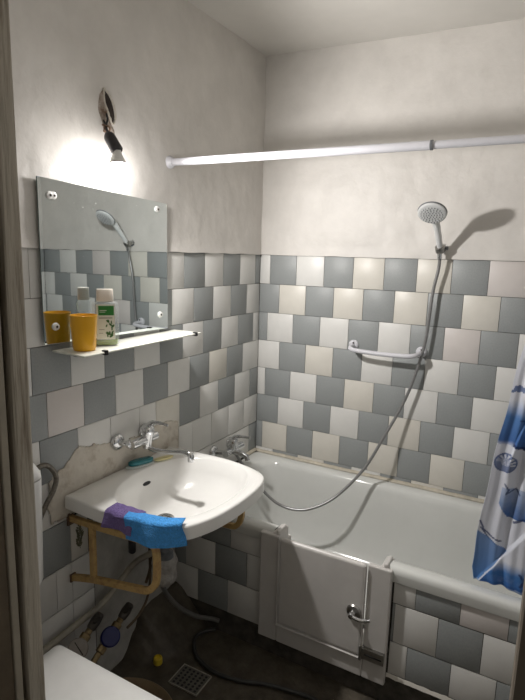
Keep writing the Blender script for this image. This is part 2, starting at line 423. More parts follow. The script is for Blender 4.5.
# ------------------------------------------------------------------ bathtub
def rrect(x0, x1, y0, y1, r, z, cuts=(0.50, 0.955)):
    """ring starting on the front side; front side has vertices exactly at the cuts"""
    pts = []; N = 10
    fx = [x0 + r] + [c for c in [x0+r + (x1-x0-2*r)*k/12 for k in range(1, 12)]] + [x1 - r]
    fx = sorted(set([round(c, 5) for c in fx if all(abs(c-q) > 0.02 for q in cuts) or c in (x0+r, x1-r)] + list(cuts)))
    pts += [(x, y0) for x in fx]
    def arc(cx, cy, a0):
        return [(cx + r*math.cos(a0 + PI/2*k/N), cy + r*math.sin(a0 + PI/2*k/N)) for k in range(1, N)]
    pts += arc(x1-r, y0+r, -PI/2)
    pts += [(x1, y0 + r + (y1-y0-2*r)*k/4) for k in range(5)]
    pts += arc(x1-r, y1-r, 0)
    pts += [(x1-r - (x1-x0-2*r)*k/12, y1) for k in range(13)]
    pts += arc(x0+r, y1-r, PI/2)
    pts += [(x0, y1-r - (y1-y0-2*r)*k/4) for k in range(5)]
    pts += arc(x0+r, y0+r, PI)
    return [(x, y, z) for x, y in pts]
def tub_rings():
    spec = [(0.012, 1.708, -0.716, -0.018, 0.02, 0.497), (0.004, 1.716, -0.727, -0.010, 0.02, 0.500), (0.003, 1.717, -0.732, -0.009, 0.02, 0.530), (0.004, 1.716, -0.731, -0.010, 0.02, 0.545),
            (0.010, 1.710, -0.722, -0.016, 0.02, 0.554), (0.02, 1.700, -0.712, -0.024, 0.03, 0.557), (0.075, 1.640, -0.676, -0.062, 0.10, 0.553),
            (0.088, 1.630, -0.664, -0.072, 0.11, 0.545), (0.098, 1.620, -0.654, -0.080, 0.11, 0.52), (0.115, 1.590, -0.642, -0.090, 0.12, 0.42),
            (0.14, 1.540, -0.628, -0.102, 0.13, 0.30), (0.165, 1.490, -0.61, -0.12, 0.14, 0.21), (0.20, 1.450, -0.58, -0.15, 0.14, 0.165), (0.26, 1.380, -0.53, -0.20, 0.12, 0.150), (0.35, 1.300, -0.45, -0.28, 0.06, 0.146)]
    return spec
R = []
for sp in tub_rings():
    fxlen = None
    R.append(rrect(*sp))
# equalise the ring lengths by resampling the front side
def resample_front(spec):
    x0, x1, y0, y1, r, z = spec
    cuts = (0.50, 0.955)
    fx = [x0+r + (0.50-x0-r)*k/5 for k in range(6)] + [0.50 + 0.455*k/6 for k in range(1, 7)] + [0.955 + (x1-r-0.955)*k/6 for k in range(1, 7)]
    full = rrect(x0, x1, y0, y1, r, z, cuts)
    nf = len([p for p in full if abs(p[1]-y0) < 1e-9 and x0+r-1e-6 <= p[0] <= x1-r+1e-6])
    return [(x, y0, z) for x in fx] + full[nf:]
R = [resample_front(sp) for sp in tub_rings()]
tub = thing('bathtub', 'white enamel bathtub with a step-through door cut in its tiled front', 'bathtub', (0.75, -0.37, 0.0))
mb = MB()
k = len(R[0])
for r in R: mb.v += [Vector(p) for p in r]
for i in range(len(R)-1):
    for j in range(k):
        a = i*k + j; b = i*k + (j+1) % k
        c = (mb.v[a]+mb.v[b]+mb.v[a+k]+mb.v[b+k])/4
        if j < k and 0.50 < c.x < 0.955 and c.y < -0.60 and c.z > 0.2: continue
        mb.f.append([a, b, b+k, a+k]); mb.m.append(0)
mb.f.append([(len(R)-1)*k + j for j in range(k)]); mb.m.append(0)
shell = mb.build('tub_shell', ENAMEL, tub, angle=60)
mb = MB(); mb.lathe([(0.032, 0), (0.034, 0.002), (0.030, 0.004), (0.012, 0.002)], (0.40, -0.365, 0.1475), (0, 0, 1), 28); mb.build('drain', DCHROME, tub)
mb = MB(); mb.lathe([(0.030, 0), (0.032, 0.004), (0.026, 0.008), (0.008, 0.005)], (0.112, -0.365, 0.43), (1, 0, 0.12), 28); mb.build('overflow', DCHROME, tub)
# feet so the shell stands on the floor
for fx in (0.30, 1.30):
    mb = MB(); mb.box((fx-0.03, -0.55, -0.002), (fx+0.03, -0.20, 0.16)); mb.build('foot', DCHROME, tub, smooth=False)
# caulk strip at the back and left edges
mb = MB()
mb.grid(lambda a, b: (0.004 + 1.71*a, -0.002 - 0.014*b, 0.566 - 0.011*b + 0.0025*noise.noise(Vector((a*60, b, 0)))), 150, 2)
mb.grid(lambda a, b: (0.002 + 0.014*b, -0.012 - 0.12*a, 0.572 - 0.014*b + 0.004*noise.noise(Vector((a*20, b, 7)))), 20, 2)
mb.build('sealant', mat('yellowed_sealant', (0.60, 0.55, 0.45), 0.6, noise_amt=0.25, noise_scale=20), tub, solid=0.004)
# insert frame round the cut
mb = MB()
mb.box((0.450, -0.7455, 0.088), (0.532, -0.722, 0.548)); mb.box((0.892, -0.7455, 0.088), (0.979, -0.722, 0.548)); mb.box((0.532, -0.7455, 0.088), (0.892, -0.722, 0.170))
mb.box((0.500, -0.735, 0.50), (0.532, -0.655, 0.555)); mb.box((0.935, -0.735, 0.50), (0.965, -0.655, 0.552))
mb.box((0.514, -0.735, 0.545), (0.530, -0.668, 0.566)); mb.box((0.945, -0.735, 0.545), (0.961, -0.668, 0.564))
mb.box((0.495, -0.722, 0.15), (0.532, -0.625, 0.50)); mb.box((0.93, -0.722, 0.15), (0.960, -0.625, 0.50)); mb.box((0.495, -0.722, 0.14), (0.960, -0.59, 0.175))
mb.build('door_surround', ACRYL, tub, bevel=0.006, bseg=3, smooth=False)
dl = MB(); dl.box((0.538, -0.752, 0.176), (0.888, -0.728, 0.545)); leaf = dl.build('step_through_door', ACRYL, tub, bevel=0.012, bseg=4, smooth=False)
leaf['label'] = 'white door leaf closed in the bath side'
mb = MB(); mb.box((0.884, -0.7565, 0.172), (0.8885, -0.7485, 0.545)); mb.box((0.534, -0.7565, 0.168), (0.8885, -0.7485, 0.1735)); mb.box((0.5335, -0.7535, 0.17), (0.5375, -0.742, 0.546))
mb.build('door_trim_bead', ACRYL, leaf, bevel=0.002, smooth=False)
# lever handle
mb = MB(); mb.lathe([(0.027, 0), (0.028, 0.004), (0.024, 0.010), (0.012, 0.013)], (0.853, -0.752, 0.352), (0, -1, 0), 28)
mb.build('handle_rose', DCHROME, leaf)
mb = MB(); mb.lathe([(0.011, 0), (0.012, 0.022), (0.009, 0.030), (0.002, 0.032)], (0.853, -0.760, 0.352), (0, -1, 0), 20)
mb.tube([(0.853, -0.783, 0.352), (0.875, -0.787, 0.350), (0.900, -0.786, 0.351), (0.922, -0.780, 0.356)], [0.0075, 0.0075, 0.007, 0.006], 12, smooth=5)
mb.build('lever_handle', CHROME, leaf)
mb = MB(); mb.box((0.898, -0.760, 0.178), (0.975, -0.7455, 0.222)); mb.box((0.884, -0.766, 0.182), (0.900, -0.750, 0.226))
mb.tube([(0.889, -0.766, 0.176), (0.889, -0.766, 0.236)], 0.005, 10)
mb.box((0.905, -0.7615, 0.196), (0.968, -0.7598, 0.202), 1)
mb.build('door_hinge', [DCHROME, BLACK], leaf, bevel=0.0015, smooth=False)

# ------------------------------------------------------------------ light bulb hanging out of the wall
bl = thing('light_bulb', 'bare lit light bulb hanging from a hole in the left wall', 'light bulb', (0.0, -1.10, 1.87))
SOCK0 = Vector((0.050, -1.118, 2.000)); SOCK1 = Vector((0.100, -1.121, 1.931))
ax = (SOCK1 - SOCK0).normalized()
BD = Vector((0.45, 0.12, -0.88)).normalized()
mb = MB(); mb.lathe([(0.012, -0.012), (0.016, -0.006), (0.0185, 0.0), (0.020, 0.045), (0.0205, 0.055), (0.017, 0.060)], SOCK0 + ax*0.012, ax, 24); mb.build('lamp_socket', mat('dark_bakelite', (0.045, 0.042, 0.045), 0.4, noise_amt=0.5, noise_scale=60), bl)
B0 = SOCK0 + ax*0.068
BX = Vector((0.10, -0.03, -1.0)).normalized()
mb = MB(); mb.lathe([(0.013, 0), (0.015, 0.010), (0.023, 0.028), (0.0275, 0.042)], B0, BX, 28); mb.build('bulb_base', WPLAST, bl)
mb = MB(); mb.lathe([(0.0275, 0.042), (0.0305, 0.052), (0.031, 0.060), (0.029, 0.070), (0.022, 0.081), (0.012, 0.087), (0.002, 0.089)], B0, BX, 20, caps=True); mb.build('bulb_dome', GLOW, bl)
ld = bpy.data.lights.new('bulb_beam', 'SPOT'); ld.energy = LAMP_WATTS; ld.color = BULB_COLOR; ld.spot_size = math.radians(176); ld.spot_blend = 0.55; ld.shadow_soft_size = 0.028
lo = bpy.data.objects.new('bulb_beam', ld); COL.objects.link(lo); LP = B0 + BX*0.060 + Vector((0.045, 0, -0.012)); lo.location = LP - WL[bl.name]; lo.parent = bl
lo.rotation_euler = Vector((0.90, 0.36, -0.32)).to_track_quat('-Z', 'Y').to_euler()
mb = MB()
mb.tube([(0.0, -1.078, 2.085), (0.020, -1.088, 2.055), (0.030, -1.105, 2.03), SOCK0], 0.0035, 8, smooth=6)
mb.tube([(0.0, -1.092, 2.06), (0.022, -1.100, 2.035), (0.034, -1.108, 2.02), SOCK0 + Vector((0.004, 0, 0))], 0.003, 8, smooth=6)
mb.tube([(0.002, -1.080, 2.05), (0.014, -1.094, 2.028), (0.028, -1.112, 2.012)], 0.0045, 8, smooth=6, mi=1)
mb.tube([(0.026, -1.120, 2.030), (0.038, -1.100, 2.026), (0.030, -1.092, 2.016), (0.022, -1.108, 2.012)], 0.0028, 8, smooth=6, mi=1)
mb.build('lamp_wire', [BLACK, mat('rusty_wire', (0.22, 0.13, 0.08), 0.6, noise_amt=0.3)], bl)
# ragged plaster hole: raised patch with shade in its dark colour, broken lip
def blob(pts, depth0, depth1, world, nn=36, amp=0.15, seed=0):
    cx = sum(p[0] for p in pts)/len(pts); cz = sum(p[1] for p in pts)/len(pts)
    P = spline([Vector((p[0], p[1], 0)) for p in pts + [pts[0]]], 6)[:-1]
    r0 = [world(p.x, p.y, depth0) for p in P]
    r1 = [world(cx + (p.x-cx)*(0.80+amp*noise.noise(Vector((i*0.7, seed, 0)))), cz + (p.y-cz)*(0.86), depth1) for i, p in enumerate(P)]
    return r0, r1
hp = [(1.088, 2.145), (1.066, 2.128), (1.050, 2.099), (1.046, 2.068), (1.058, 2.050), (1.072, 2.077), (1.087, 2.108)]
r0, r1 = blob(hp, 0.0085, 0.0105, w_left)
mb = MB(); mb.rings([r0, r1], False, True); mb.build('wiring_hole_shade', DARK, parent=wl)
mb = MB()
lip = spline([Vector(w_left(u + (u-1.073)*0.18, z + (z-2.085)*0.1, 0.009)) for u, z in hp + [hp[0]]], 5)
mb.tube(lip, [0.0035 + 0.0022*noise.noise(Vector((i*0.9, 1, 2))) for i in range(len(lip))], 8)
mb.build('broken_plaster_lip', MORTAR, parent=wl)
mb = MB(); hp2 = [(1.108, 2.128), (1.092, 2.143), (1.085, 2.10), (1.062, 2.050), (1.044, 2.022), (1.058, 1.998), (1.090, 2.012), (1.100, 2.045), (1.116, 2.082)]
r0, r1 = blob(hp2, 0.007, 0.0098, w_left); mb.rings([r0, r1], False, True); mb.build('plaster_scar', mat('scar', (0.46, 0.41, 0.36), 0.9, col2=(0.14, 0.085, 0.055), noise_scale=34, bump=0.6), parent=wl)

# ------------------------------------------------------------------ mirror
mi_ = thing('mirror', 'frameless rectangular mirror clipped to the tiled wall above the sink', 'mirror', (0.012, -1.08, 1.33))
MC = [(-1.373, 1.338), (-0.785, 1.327), (-0.786, 1.812), (-1.373, 1.836)]
mb = MB(); mb.rings([[(0.0155, y, z) for y, z in MC], [(0.0200, y, z) for y, z in MC]], True, True)
mb.m[-1] = 1; mb.m = [0]*(len(mb.f)-1) + [1]
mb.build('mirror_pane', [MEDGE, MIRROR], mi_, smooth=False)
for (y, z, dbl) in ((-1.333, 1.786, True), (-0.845, 1.787, False), (-0.832, 1.386, False), (-1.330, 1.39, False)):
    mb = MB()
    mb.lathe([(0.012, -0.014), (0.0125, 0.0), (0.011, 0.005), (0.005, 0.0065)], (0.0202, y, z), (1, 0, 0), 20, sx=1.0, sy=1.0)
    if dbl: mb.lathe([(0.012, -0.014), (0.0125, 0.0), (0.011, 0.005), (0.005, 0.0065)], (0.0202, y+0.013, z), (1, 0, 0), 20)
    c = mb.build('mirror_clip', WPLAST, mi_)
    mb = MB(); mb.lathe([(0.004, 0), (0.0042, 0.0012), (0.002, 0.0016)], (0.0262, y, z), (1, 0, 0), 12)
    if dbl: mb.lathe([(0.0032, 0), (0.0034, 0.0012), (0.002, 0.0016)], (0.0262, y+0.014, z), (1, 0, 0), 12)
    mb.build('screw', DARK, c)
mb = MB(); random.seed(11)
for i in range(14):
    y = random.uniform(-1.33, -0.95) if i % 3 else random.uniform(-1.25, -1.15); z = random.uniform(1.55, 1.80) if i % 3 else random.uniform(1.74, 1.78); r = random.uniform(0.0004, 0.0013)
    mb.lathe([(r, 0), (r*0.6, 0.0004)], (0.02005, y, z), (1, 0, 0), 8, sx=random.uniform(0.6, 1.6))
mb.build('water_spots', SCRATCH, mi_)['kind'] = 'stuff'

# ------------------------------------------------------------------ glass shelf and what stands on it
sh = thing('glass_shelf', 'narrow frosted glass shelf under the mirror', 'shelf', (0.0, -1.03, 1.30))
SZ = 1.314
mb = MB(); mb.rings([[(0.004, -1.335, SZ-0.006), (0.158, -1.345, SZ-0.006), (0.140, -0.722, SZ-0.006), (0.004, -0.722, SZ-0.006)],
                     [(0.004, -1.335, SZ), (0.158, -1.345, SZ), (0.140, -0.722, SZ), (0.004, -0.722, SZ)]])
mb.build('shelf_plate', SHELFM, sh, bevel=0.002, smooth=False)
for y, x in ((-1.255, 0.155), (-0.76, 0.141)):
    mb = MB(); mb.box((x-0.022, y-0.006, SZ-0.010), (x+0.006, y+0.006, SZ-0.006)); mb.box((x+0.001, y-0.006, SZ-0.010), (x+0.006, y+0.006, SZ+0.005)); mb.box((x-0.012, y-0.006, SZ+0.0005), (x+0.006, y+0.006, SZ+0.005))
    mb.build('edge_clip', BLACK, sh, bevel=0.001, smooth=False)
for y in (-1.24, -0.84):
    mb = MB(); mb.lathe([(0.016, 0), (0.016, 0.010), (0.012, 0.018), (0.004, 0.020)], (0.001, y, SZ-0.020), (1, 0, 0), 20)
    mb.box((0.004, y-0.008, SZ-0.012), (0.045, y+0.008, SZ-0.006)); mb.build('wall_bracket', GREYPL, sh)
# yellow cup
mb = MB(); cx, cy = 0.080, -1.272
mb.lathe([(0.001, 0.0), (0.032, 0.0), (0.034, 0.003), (0.036, 0.012), (0.0415, 0.105), (0.0425, 0.112), (0.0415, 0.1125), (0.0400, 0.110), (0.0345, 0.012), (0.031, 0.006), (0.001, 0.005)], (cx, cy, SZ+0.0004), (0,0,1), 44)
tag(mb.build('bathroom_cup', YELLOW), 'yellow plastic tumbler at the near end of the glass shelf', 'cup')
# shampoo-like clear bottle, broad face towards the room
bx, by = 0.070, -1.170
bo = thing('bottle', 'clear flat bottle with pale cap and green label beside the yellow tumbler', 'bottle', (bx, by, SZ+0.0005))
fd = Vector((0.72, -0.69, 0)).normalized(); sd = Vector((-fd.y, fd.x, 0))  # face direction, side direction
def oval(cx, cy, z, a, b, n=36, e=0.55):
    out = []
    for j in range(n):
        t = 2*PI*j/n; c, s_ = math.cos(t), math.sin(t)
        out.append(Vector((cx, cy, z)) + sd*(a*math.copysign(abs(c)**e, c)) + fd*(b*math.copysign(abs(s_)**e, s_)))
    return out
prof = [(0.034, 0.015, 0.0), (0.041, 0.018, 0.004), (0.043, 0.020, 0.012), (0.043, 0.020, 0.138), (0.040, 0.019, 0.145), (0.030, 0.017, 0.147), (0.022, 0.015, 0.150)]
mb = MB(); mb.rings([oval(bx, by, SZ+0.0008+h, a, b) for a, b, h in prof]); mb.build('bottle_body', CLEAR, bo)
mb = MB(); mb.rings([oval(bx, by, SZ+0.0008+h, a, b) for a, b, h in ((0.033, 0.014, 0.002), (0.0375, 0.0175, 0.006), (0.0385, 0.0185, 0.014), (0.0385, 0.0185, 0.020))]); mb.build('liquid', LIQ, bo)
mb = MB(); mb.rings([oval(bx, by, SZ+h, a, b) for a, b, h in ((0.0275, 0.0185, 0.149), (0.028, 0.019, 0.151), (0.0265, 0.018, 0.186), (0.0255, 0.017, 0.189))]); mb.build('bottle_cap', CAPM, bo)
mb = MB()
def lab(a0, a1, z0, z1, d, mi):
    pts = [Vector((bx, by, SZ)) + sd*a + fd*d + Vector((0, 0, z)) for a, z in ((a0, z0), (a1, z0), (a1, z1), (a0, z1))]
    mb.rings([[p - fd*0.0005 for p in pts], pts], True, True, mi)
lab(-0.028, 0.030, 0.024, 0.140, 0.0207, 0)
lab(-0.022, 0.027, 0.104, 0.135, 0.0212, 1)
lab(-0.018, 0.004, 0.119, 0.121, 0.0215, 0); lab(-0.018, 0.000, 0.114, 0.1155, 0.0215, 0)
lab(-0.021, 0.022, 0.094, 0.0965, 0.0212, 3); lab(-0.021, -0.004, 0.056, 0.0575, 0.0212, 3); lab(-0.021, -0.008, 0.044, 0.0452, 0.0212, 3)
random.seed(5)
for i in range(16):
    a = 0.012 + random.uniform(-0.009, 0.012); z = 0.060 + random.uniform(-0.028, 0.027)
    L = random.uniform(0.004, 0.008); an = random.uniform(0.6, 2.5)
    pts = [Vector((bx, by, SZ)) + sd*(a + L*math.cos(q)*math.cos(an) - L*.45*math.sin(q)*math.sin(an)) + fd*0.0211 + Vector((0, 0, z + L*math.cos(q)*math.sin(an) + L*.45*math.sin(q)*math.cos(an))) for q in [2*PI*t/8 for t in range(8)]]
    mb.rings([[p - fd*0.0004 for p in pts], [p + fd*0.0002*(i % 3) for p in pts]], True, True, 2)
mb.build('bottle_label', [LABELW, GREENL, LEAFG, mat('label_ink', (0.16, 0.14, 0.12), 0.6)], bo, smooth=False)

# ------------------------------------------------------------------ sink
OUT = [(0.014, -1.318), (0.10, -1.323), (0.193, -1.327), (0.33, -1.323), (0.42, -1.307), (0.480, -1.268), (0.512, -1.20), (0.527, -1.135), (0.535, -1.047), (0.534, -0.96),
       (0.528, -0.895), (0.514, -0.845), (0.490, -0.810), (0.437, -0.782), (0.36, -0.762), (0.27, -0.752), (0.15, -0.757), (0.014, -0.768)]
INN = [(0.160, -1.235), (0.115, -1.17), (0.092, -1.09), (0.086, -1.00), (0.100, -0.90), (0.145, -0.83), (0.220, -0.793), (0.32, -0.785), (0.405, -0.808), (0.460, -0.87), (0.484, -0.96), (0.486, -1.06), (0.468, -1.16), (0.420, -1.235), (0.34, -1.275), (0.24, -1.275)]
def poly_hit(P, c, ang):
    d = (math.cos(ang), math.sin(ang)); best = 0
    for i in range(len(P)):
        (ax_, ay), (bx_, by_) = P[i], P[(i+1) % len(P)]
        ex, ey = bx_-ax_, by_-ay; den = d[0]*ey - d[1]*ex
        if abs(den) < 1e-12: continue
        t = ((ax_-c[0])*ey - (ay-c[1])*ex)/den; s_ = ((ax_-c[0])*d[1] - (ay-c[1])*d[0])/den
        if t > 0 and -1e-9 <= s_ <= 1+1e-9: best = max(best, t)
    return (c[0]+d[0]*best, c[1]+d[1]*best)
SC = (0.27, -1.045)
NS = 96
INs = [(p.x, p.y) for p in spline([Vector((*p, 0)) for p in INN + [INN[0]]], 6)[:-1]]
mids = []
OUTs = [OUT[0]] + [(p.x, p.y) for p in spline([Vector((*p, 0)) for p in OUT[1:-1]], 5)] + [OUT[-1]]
an = sorted([math.atan2(OUT[0][1]-SC[1], OUT[0][0]-SC[0]), math.atan2(OUT[-1][1]-SC[1], OUT[-1][0]-SC[0])])
ANG = [-PI + 2*PI*(i+0.5)/NS for i in range(NS)]
for a0 in an:
    j = min(range(NS), key=lambda q: abs(ANG[q]-a0)); ANG[j] = a0
oR = [poly_hit(OUTs, SC, a) for a in ANG]; iR = [poly_hit(INs, SC, a) for a in ANG]
def toward(P, c, s_): return [(c[0] + (x-c[0])*s_, c[1] + (y-c[1])*s_) for x, y in P]
def inset(P, q, d):
    out = []
    for x, y in P:
        v = Vector((q[0]-x, q[1]-y)); L = v.length; v = v/L*min(d, L*.9); nx = x+v.x
        out.append((nx, y+v.y))
    return out
DC = (0.222, -1.055)
rg = []
def addr(P, z): rg.append([(max(x, 0.010), y, z) for x, y in P])
addr(toward(iR, (0.25, -1.05), 0.18), 0.640)
addr(toward(iR, (0.26, -1.05), 0.55), 0.665)
addr(toward(iR, (0.27, -1.05), 0.85), 0.715)
addr(toward(iR, (0.27, -1.05), 0.98), 0.768)
addr(inset(oR, SC, 0.012), 0.770)
addr(oR, 0.774)
addr(oR, 0.812)
addr(inset(oR, SC, 0.002), 0.8175)
addr(inset(oR, SC, 0.007), 0.8205)
mid = [((x+u)/2, (y+v)/2) for (x, y), (u, v) in zip(oR, iR)]
addr(mid, 0.8190)
addr(inset(iR, SC, -0.008), 0.8175)
addr(iR, 0.8135)
BS = 14
for i in range(1, BS+1):
    t = i/BS; s_ = 1 - t*0.925
    z = 0.8135 - 0.135*(1 - s_**2.6)**0.62 if t < 1 else 0.678
    c = (SC[0] + (DC[0]-SC[0])*smoothstep(0, 1, t), SC[1] + (DC[1]-SC[1])*smoothstep(0, 1, t))
    P = [(c[0] + (x-SC[0])*s_, c[1] + (y-SC[1])*s_) for x, y in iR]
    if t > 0.8:
        k2 = (t-0.8)/0.2; rr = 0.033 + 0.05*(1-t)/0.2
        P = [((1-k2)*x + k2*(c[0]+rr*math.cos(a)), (1-k2)*y + k2*(c[1]+rr*math.sin(a))) for (x, y), a in zip(P, ANG)]
    addr(P, z)
sk = thing('bathroom_sink', 'white wall-hung ceramic sink with cloths over its near edge', 'sink', (0.0, -1.045, 0.64))
mb = MB(); mb.rings(rg, True, True); mb.build('basin', CERAMIC, sk, angle=50)
ZD = rg[-1][0][2]
mb = MB(); mb.lathe([(0.034, -0.004), (0.034, 0.0015), (0.031, 0.0035), (0.026, 0.0025), (0.022, 0.0005)], (DC[0], DC[1], ZD), (0,0,1), 36)
dr = mb.build('drain', CHROME, sk)
mb = MB(); mb.lathe([(0.0215, 0), (0.021, 0.0006)], (DC[0], DC[1], ZD+0.0012), (0,0,1), 24, 0)
for i in range(-2, 3): mb.box((DC[0]-0.020, DC[1]+i*0.0085-0.0014, ZD+0.0018), (DC[0]+0.020, DC[1]+i*0.0085+0.0014, ZD+0.0034), 1)
mb.lathe([(0.007, 0), (0.007, 0.003), (0.004, 0.004)], (DC[0], DC[1], ZD+0.002), (0,0,1), 16, 1)
mb.build('drain_grate', [BLACK, CHROME], dr)
mb = MB(); mb.lathe([(0.020, -0.003), (0.020, 0.0006), (0.018, 0.001)], (0.1005, -1.012, 0.7665), Vector((0.78, -0.05, 0.6)), 24, sx=0.35, sy=1.0, xdir=(0, 0, 1)); mb.build('overflow_slot_shade', BLACK, sk)  # black disc laid on the bowl, coloured as the shade inside the opening
# tailpiece / siphon under the sink
si = thing('sink_trap', 'plastic-wrapped bottle trap hanging below the sink', 'sink trap', (0.222, -1.05, 0.3))
mb = MB()
mb.lathe([(0.030, 0.0), (0.030, 0.02), (0.018, 0.025), (0.017, 0.09), (0.026, 0.10), (0.026, 0.118)], (0.222, -1.055, 0.525), (0,0,1), 24)
mb.build('tail_pipe', GREYPL, si)
mb = MB()
pf_ = [(0.004, -0.005), (0.020, 0.0), (0.036, 0.010), (0.046, 0.035), (0.042, 0.065), (0.048, 0.095), (0.038, 0.12), (0.030, 0.14), (0.018, 0.155)]
pf2 = spline([Vector((a, b, 0)) for a, b in pf_], 4); seg = 40; o_ = Vector((0.190, -1.02, 0.385))
RR = []
for q in pf2:
    RR.append([o_ + Vector((math.cos(2*PI*j/seg), math.sin(2*PI*j/seg), 0))*max(q.x, .002)*(1 + 0.13*noise.noise(Vector((math.cos(2*PI*j/seg)*2.5, math.sin(2*PI*j/seg)*2.5, q.y*40)))) + Vector((0, 0, q.y)) for j in range(seg)])
mb.rings(RR); mb.build('wrapped_bottle', BAGM, si)
# black stub tap under the rim
mb = MB(); mb.lathe([(0.010, 0), (0.013, 0.004), (0.013, 0.05), (0.010, 0.054)], (0.170, -1.17, 0.585), (0,0,1), 16); mb.tube([(0.170, -1.17, 0.635), (0.17, -1.168, 0.70)], 0.006, 10)
tag(mb.build('hanging_fastener', BLACK), 'small black fastener hanging under the sink', 'fastener')

# steel brackets
def bracket(y, label, full):
    t = thing('sink_bracket', label, 'bracket', (0.0, y, 0.5), 'steel sink brackets')
    mb = MB(); r = 0.010
    if full:
        top = [(0.004, y, 0.724), (0.12, y, 0.728), (0.30, y, 0.738), (0.362, y, 0.738), (0.380, y, 0.722), (0.384, y, 0.69), (0.384, y, 0.64), (0.375, y, 0.60), (0.345, y, 0.572), (0.30, y, 0.562), (0.11, y, 0.528), (0.004, y, 0.500)]
    else:
        top = [(0.004, y, 0.715), (0.12, y, 0.715), (0.34, y, 0.695), (0.375, y, 0.688), (0.392, y, 0.665), (0.392, y, 0.615), (0.375, y, 0.578), (0.34, y, 0.566), (0.20, y, 0.56), (0.004, y, 0.51)]
    P = spline([Vector(p) for p in top], 6)
    rings = []
    for i, p in enumerate(P):
        tt = (P[min(i+1, len(P)-1)] - P[max(i-1, 0)]).normalized(); nn = Vector((0, 1, 0)); bb = tt.cross(nn)
        rings.append([p + nn*a + bb*b for a, b in ((-0.008, -0.011), (0.008, -0.011), (0.008, 0.011), (-0.008, 0.011))])
    mb.rings(rings); mb.build('bracket_loop', OCHRE, t, bevel=0.002, smooth=False)
    mb = MB(); xb = 0.107 if full else 0.12
    mb.box((xb-0.011, y-0.0075, 0.525), (xb+0.011, y+0.0075, 0.728)); mb.build('bracket_strut', OCHRE, t, bevel=0.002, smooth=False)
    mb = MB(); RUST = mat('rusty_steel', (0.16, 0.10, 0.06), 0.7, noise_amt=0.4, noise_scale=30)
    mb.box((0.001, y-0.014, 0.700), (0.008, y+0.014, 0.745)); mb.build('wall_plate', RUST, t); mb = MB(); mb.box((0.001, y-0.012, 0.485), (0.008, y+0.012, 0.515)); mb.build('wall_plate', mat('rusty_steel', (0.16, 0.10, 0.06), 0.7, noise_amt=0.4, noise_scale=30), t, bevel=0.002, smooth=False)
bracket(-1.290, 'ochre steel bracket under the near end of the sink, below the cloths', True)
bracket(-0.800, 'ochre steel bracket under the far end of the sink, next to the bath', False)

# sink faucet
sf = thing('sink_faucet', 'chrome wall-mounted mixer tap above the sink', 'faucet', (0.0, -0.98, 0.88))
for y in (-1.065, -0.915):
    mb = MB(); mb.lathe([(0.031, 0.0), (0.0315, 0.004), (0.028, 0.012), (0.018, 0.018), (0.012, 0.020)], (0.004, y, 0.928), (1,0,0), 28)
    mb.tube([(0.012, y, 0.928), (0.030, y, 0.928), (0.045, y + (0.012 if y < -1 else -0.012), 0.926), (0.062, y + (0.016 if y < -1 else -0.016), 0.925)], 0.0105, 14, smooth=4)
    mb.lathe([(0.016, 0), (0.0165, 0.002), (0.0165, 0.016), (0.014, 0.018)], (0.046, y + (0.014 if y < -1 else -0.014), 0.925), (1, 0, 0), 6)
    mb.build('wall_flange', CHROME, sf)
mb = MB()
mb.tube([(0.070, -1.058, 0.925), (0.070, -0.922, 0.925)], 0.0165, 20)
mb.lathe([(0.016, -0.045), (0.019, -0.03), (0.021, 0.0), (0.024, 0.02), (0.0235, 0.035), (0.018, 0.042), (0.004, 0.045)], (0.072, -0.972, 0.935), (0.10, 0, 1), 28)
mb.build('mixer_body', CHROME, sf)
mb = MB(); mb.tube([(0.072, -0.972, 0.972), (0.085, -0.970, 0.988), (0.120, -0.968, 0.997), (0.165, -0.966, 0.994)], [0.011, 0.010, 0.0065, 0.005], 12, smooth=5); mb.build('lever', CHROME, sf)
mb = MB(); mb.tube([(0.073, -0.974, 0.905), (0.082, -0.974, 0.893), (0.110, -0.970, 0.887), (0.16, -0.965, 0.890), (0.225, -0.96, 0.899), (0.252, -0.958, 0.897)], 0.0085, 14, smooth=6)
mb.tube([(0.243, -0.958, 0.898), (0.262, -0.957, 0.896), (0.266, -0.957, 0.872)], [0.012, 0.0125, 0.0125], 16, smooth=4)
mb.build('spout', CHROME, sf)
# things on the back of the sink
sd_ = thing('scrub_brush', 'teal nail brush with clear back lying behind the sink bowl', 'brush', (0.052, -0.985, 0.821))
mb = MB()
def capsule(c, L, wd, h, z0, dirv, mi, n=24, e=0.8):
    d = Vector(dirv).normalized(); s2 = Vector((-d.y, d.x, 0)); R_ = []
    for f, hh in ((0.86, 0), (1.0, h*0.25), (1.0, h*0.7), (0.85, h*0.93), (0.5, h)):
        R_.append([Vector((c[0], c[1], z0+hh)) + d*L*f*math.copysign(abs(math.cos(2*PI*j/n))**e, math.cos(2*PI*j/n)) + s2*wd*f*math.copysign(abs(math.sin(2*PI*j/n))**e, math.sin(2*PI*j/n)) for j in range(n)])
    return R_
mb.rings(capsule((0.053, -0.995), 0.060, 0.020, 0.007, 0.8215, (0.35, 1, 0), 0)); mb.build('clear_tray', mat('pale_clear', (0.62, 0.68, 0.66), 0.1, trans=0.3), sd_)
mb = MB(); mb.rings(capsule((0.053, -0.990), 0.052, 0.017, 0.020, 0.8275, (0.35, 1, 0), 0)); mb.build('teal_grip', TEAL, sd_)
mb = MB(); mb.rings(capsule((0.085, -0.895), 0.042, 0.014, 0.008, 0.8212, (0.42, 1, 0), 0))
tag(mb.build('soap_bar', SOAPM), 'thin pale yellow soap remnant under the sink spout', 'soap')

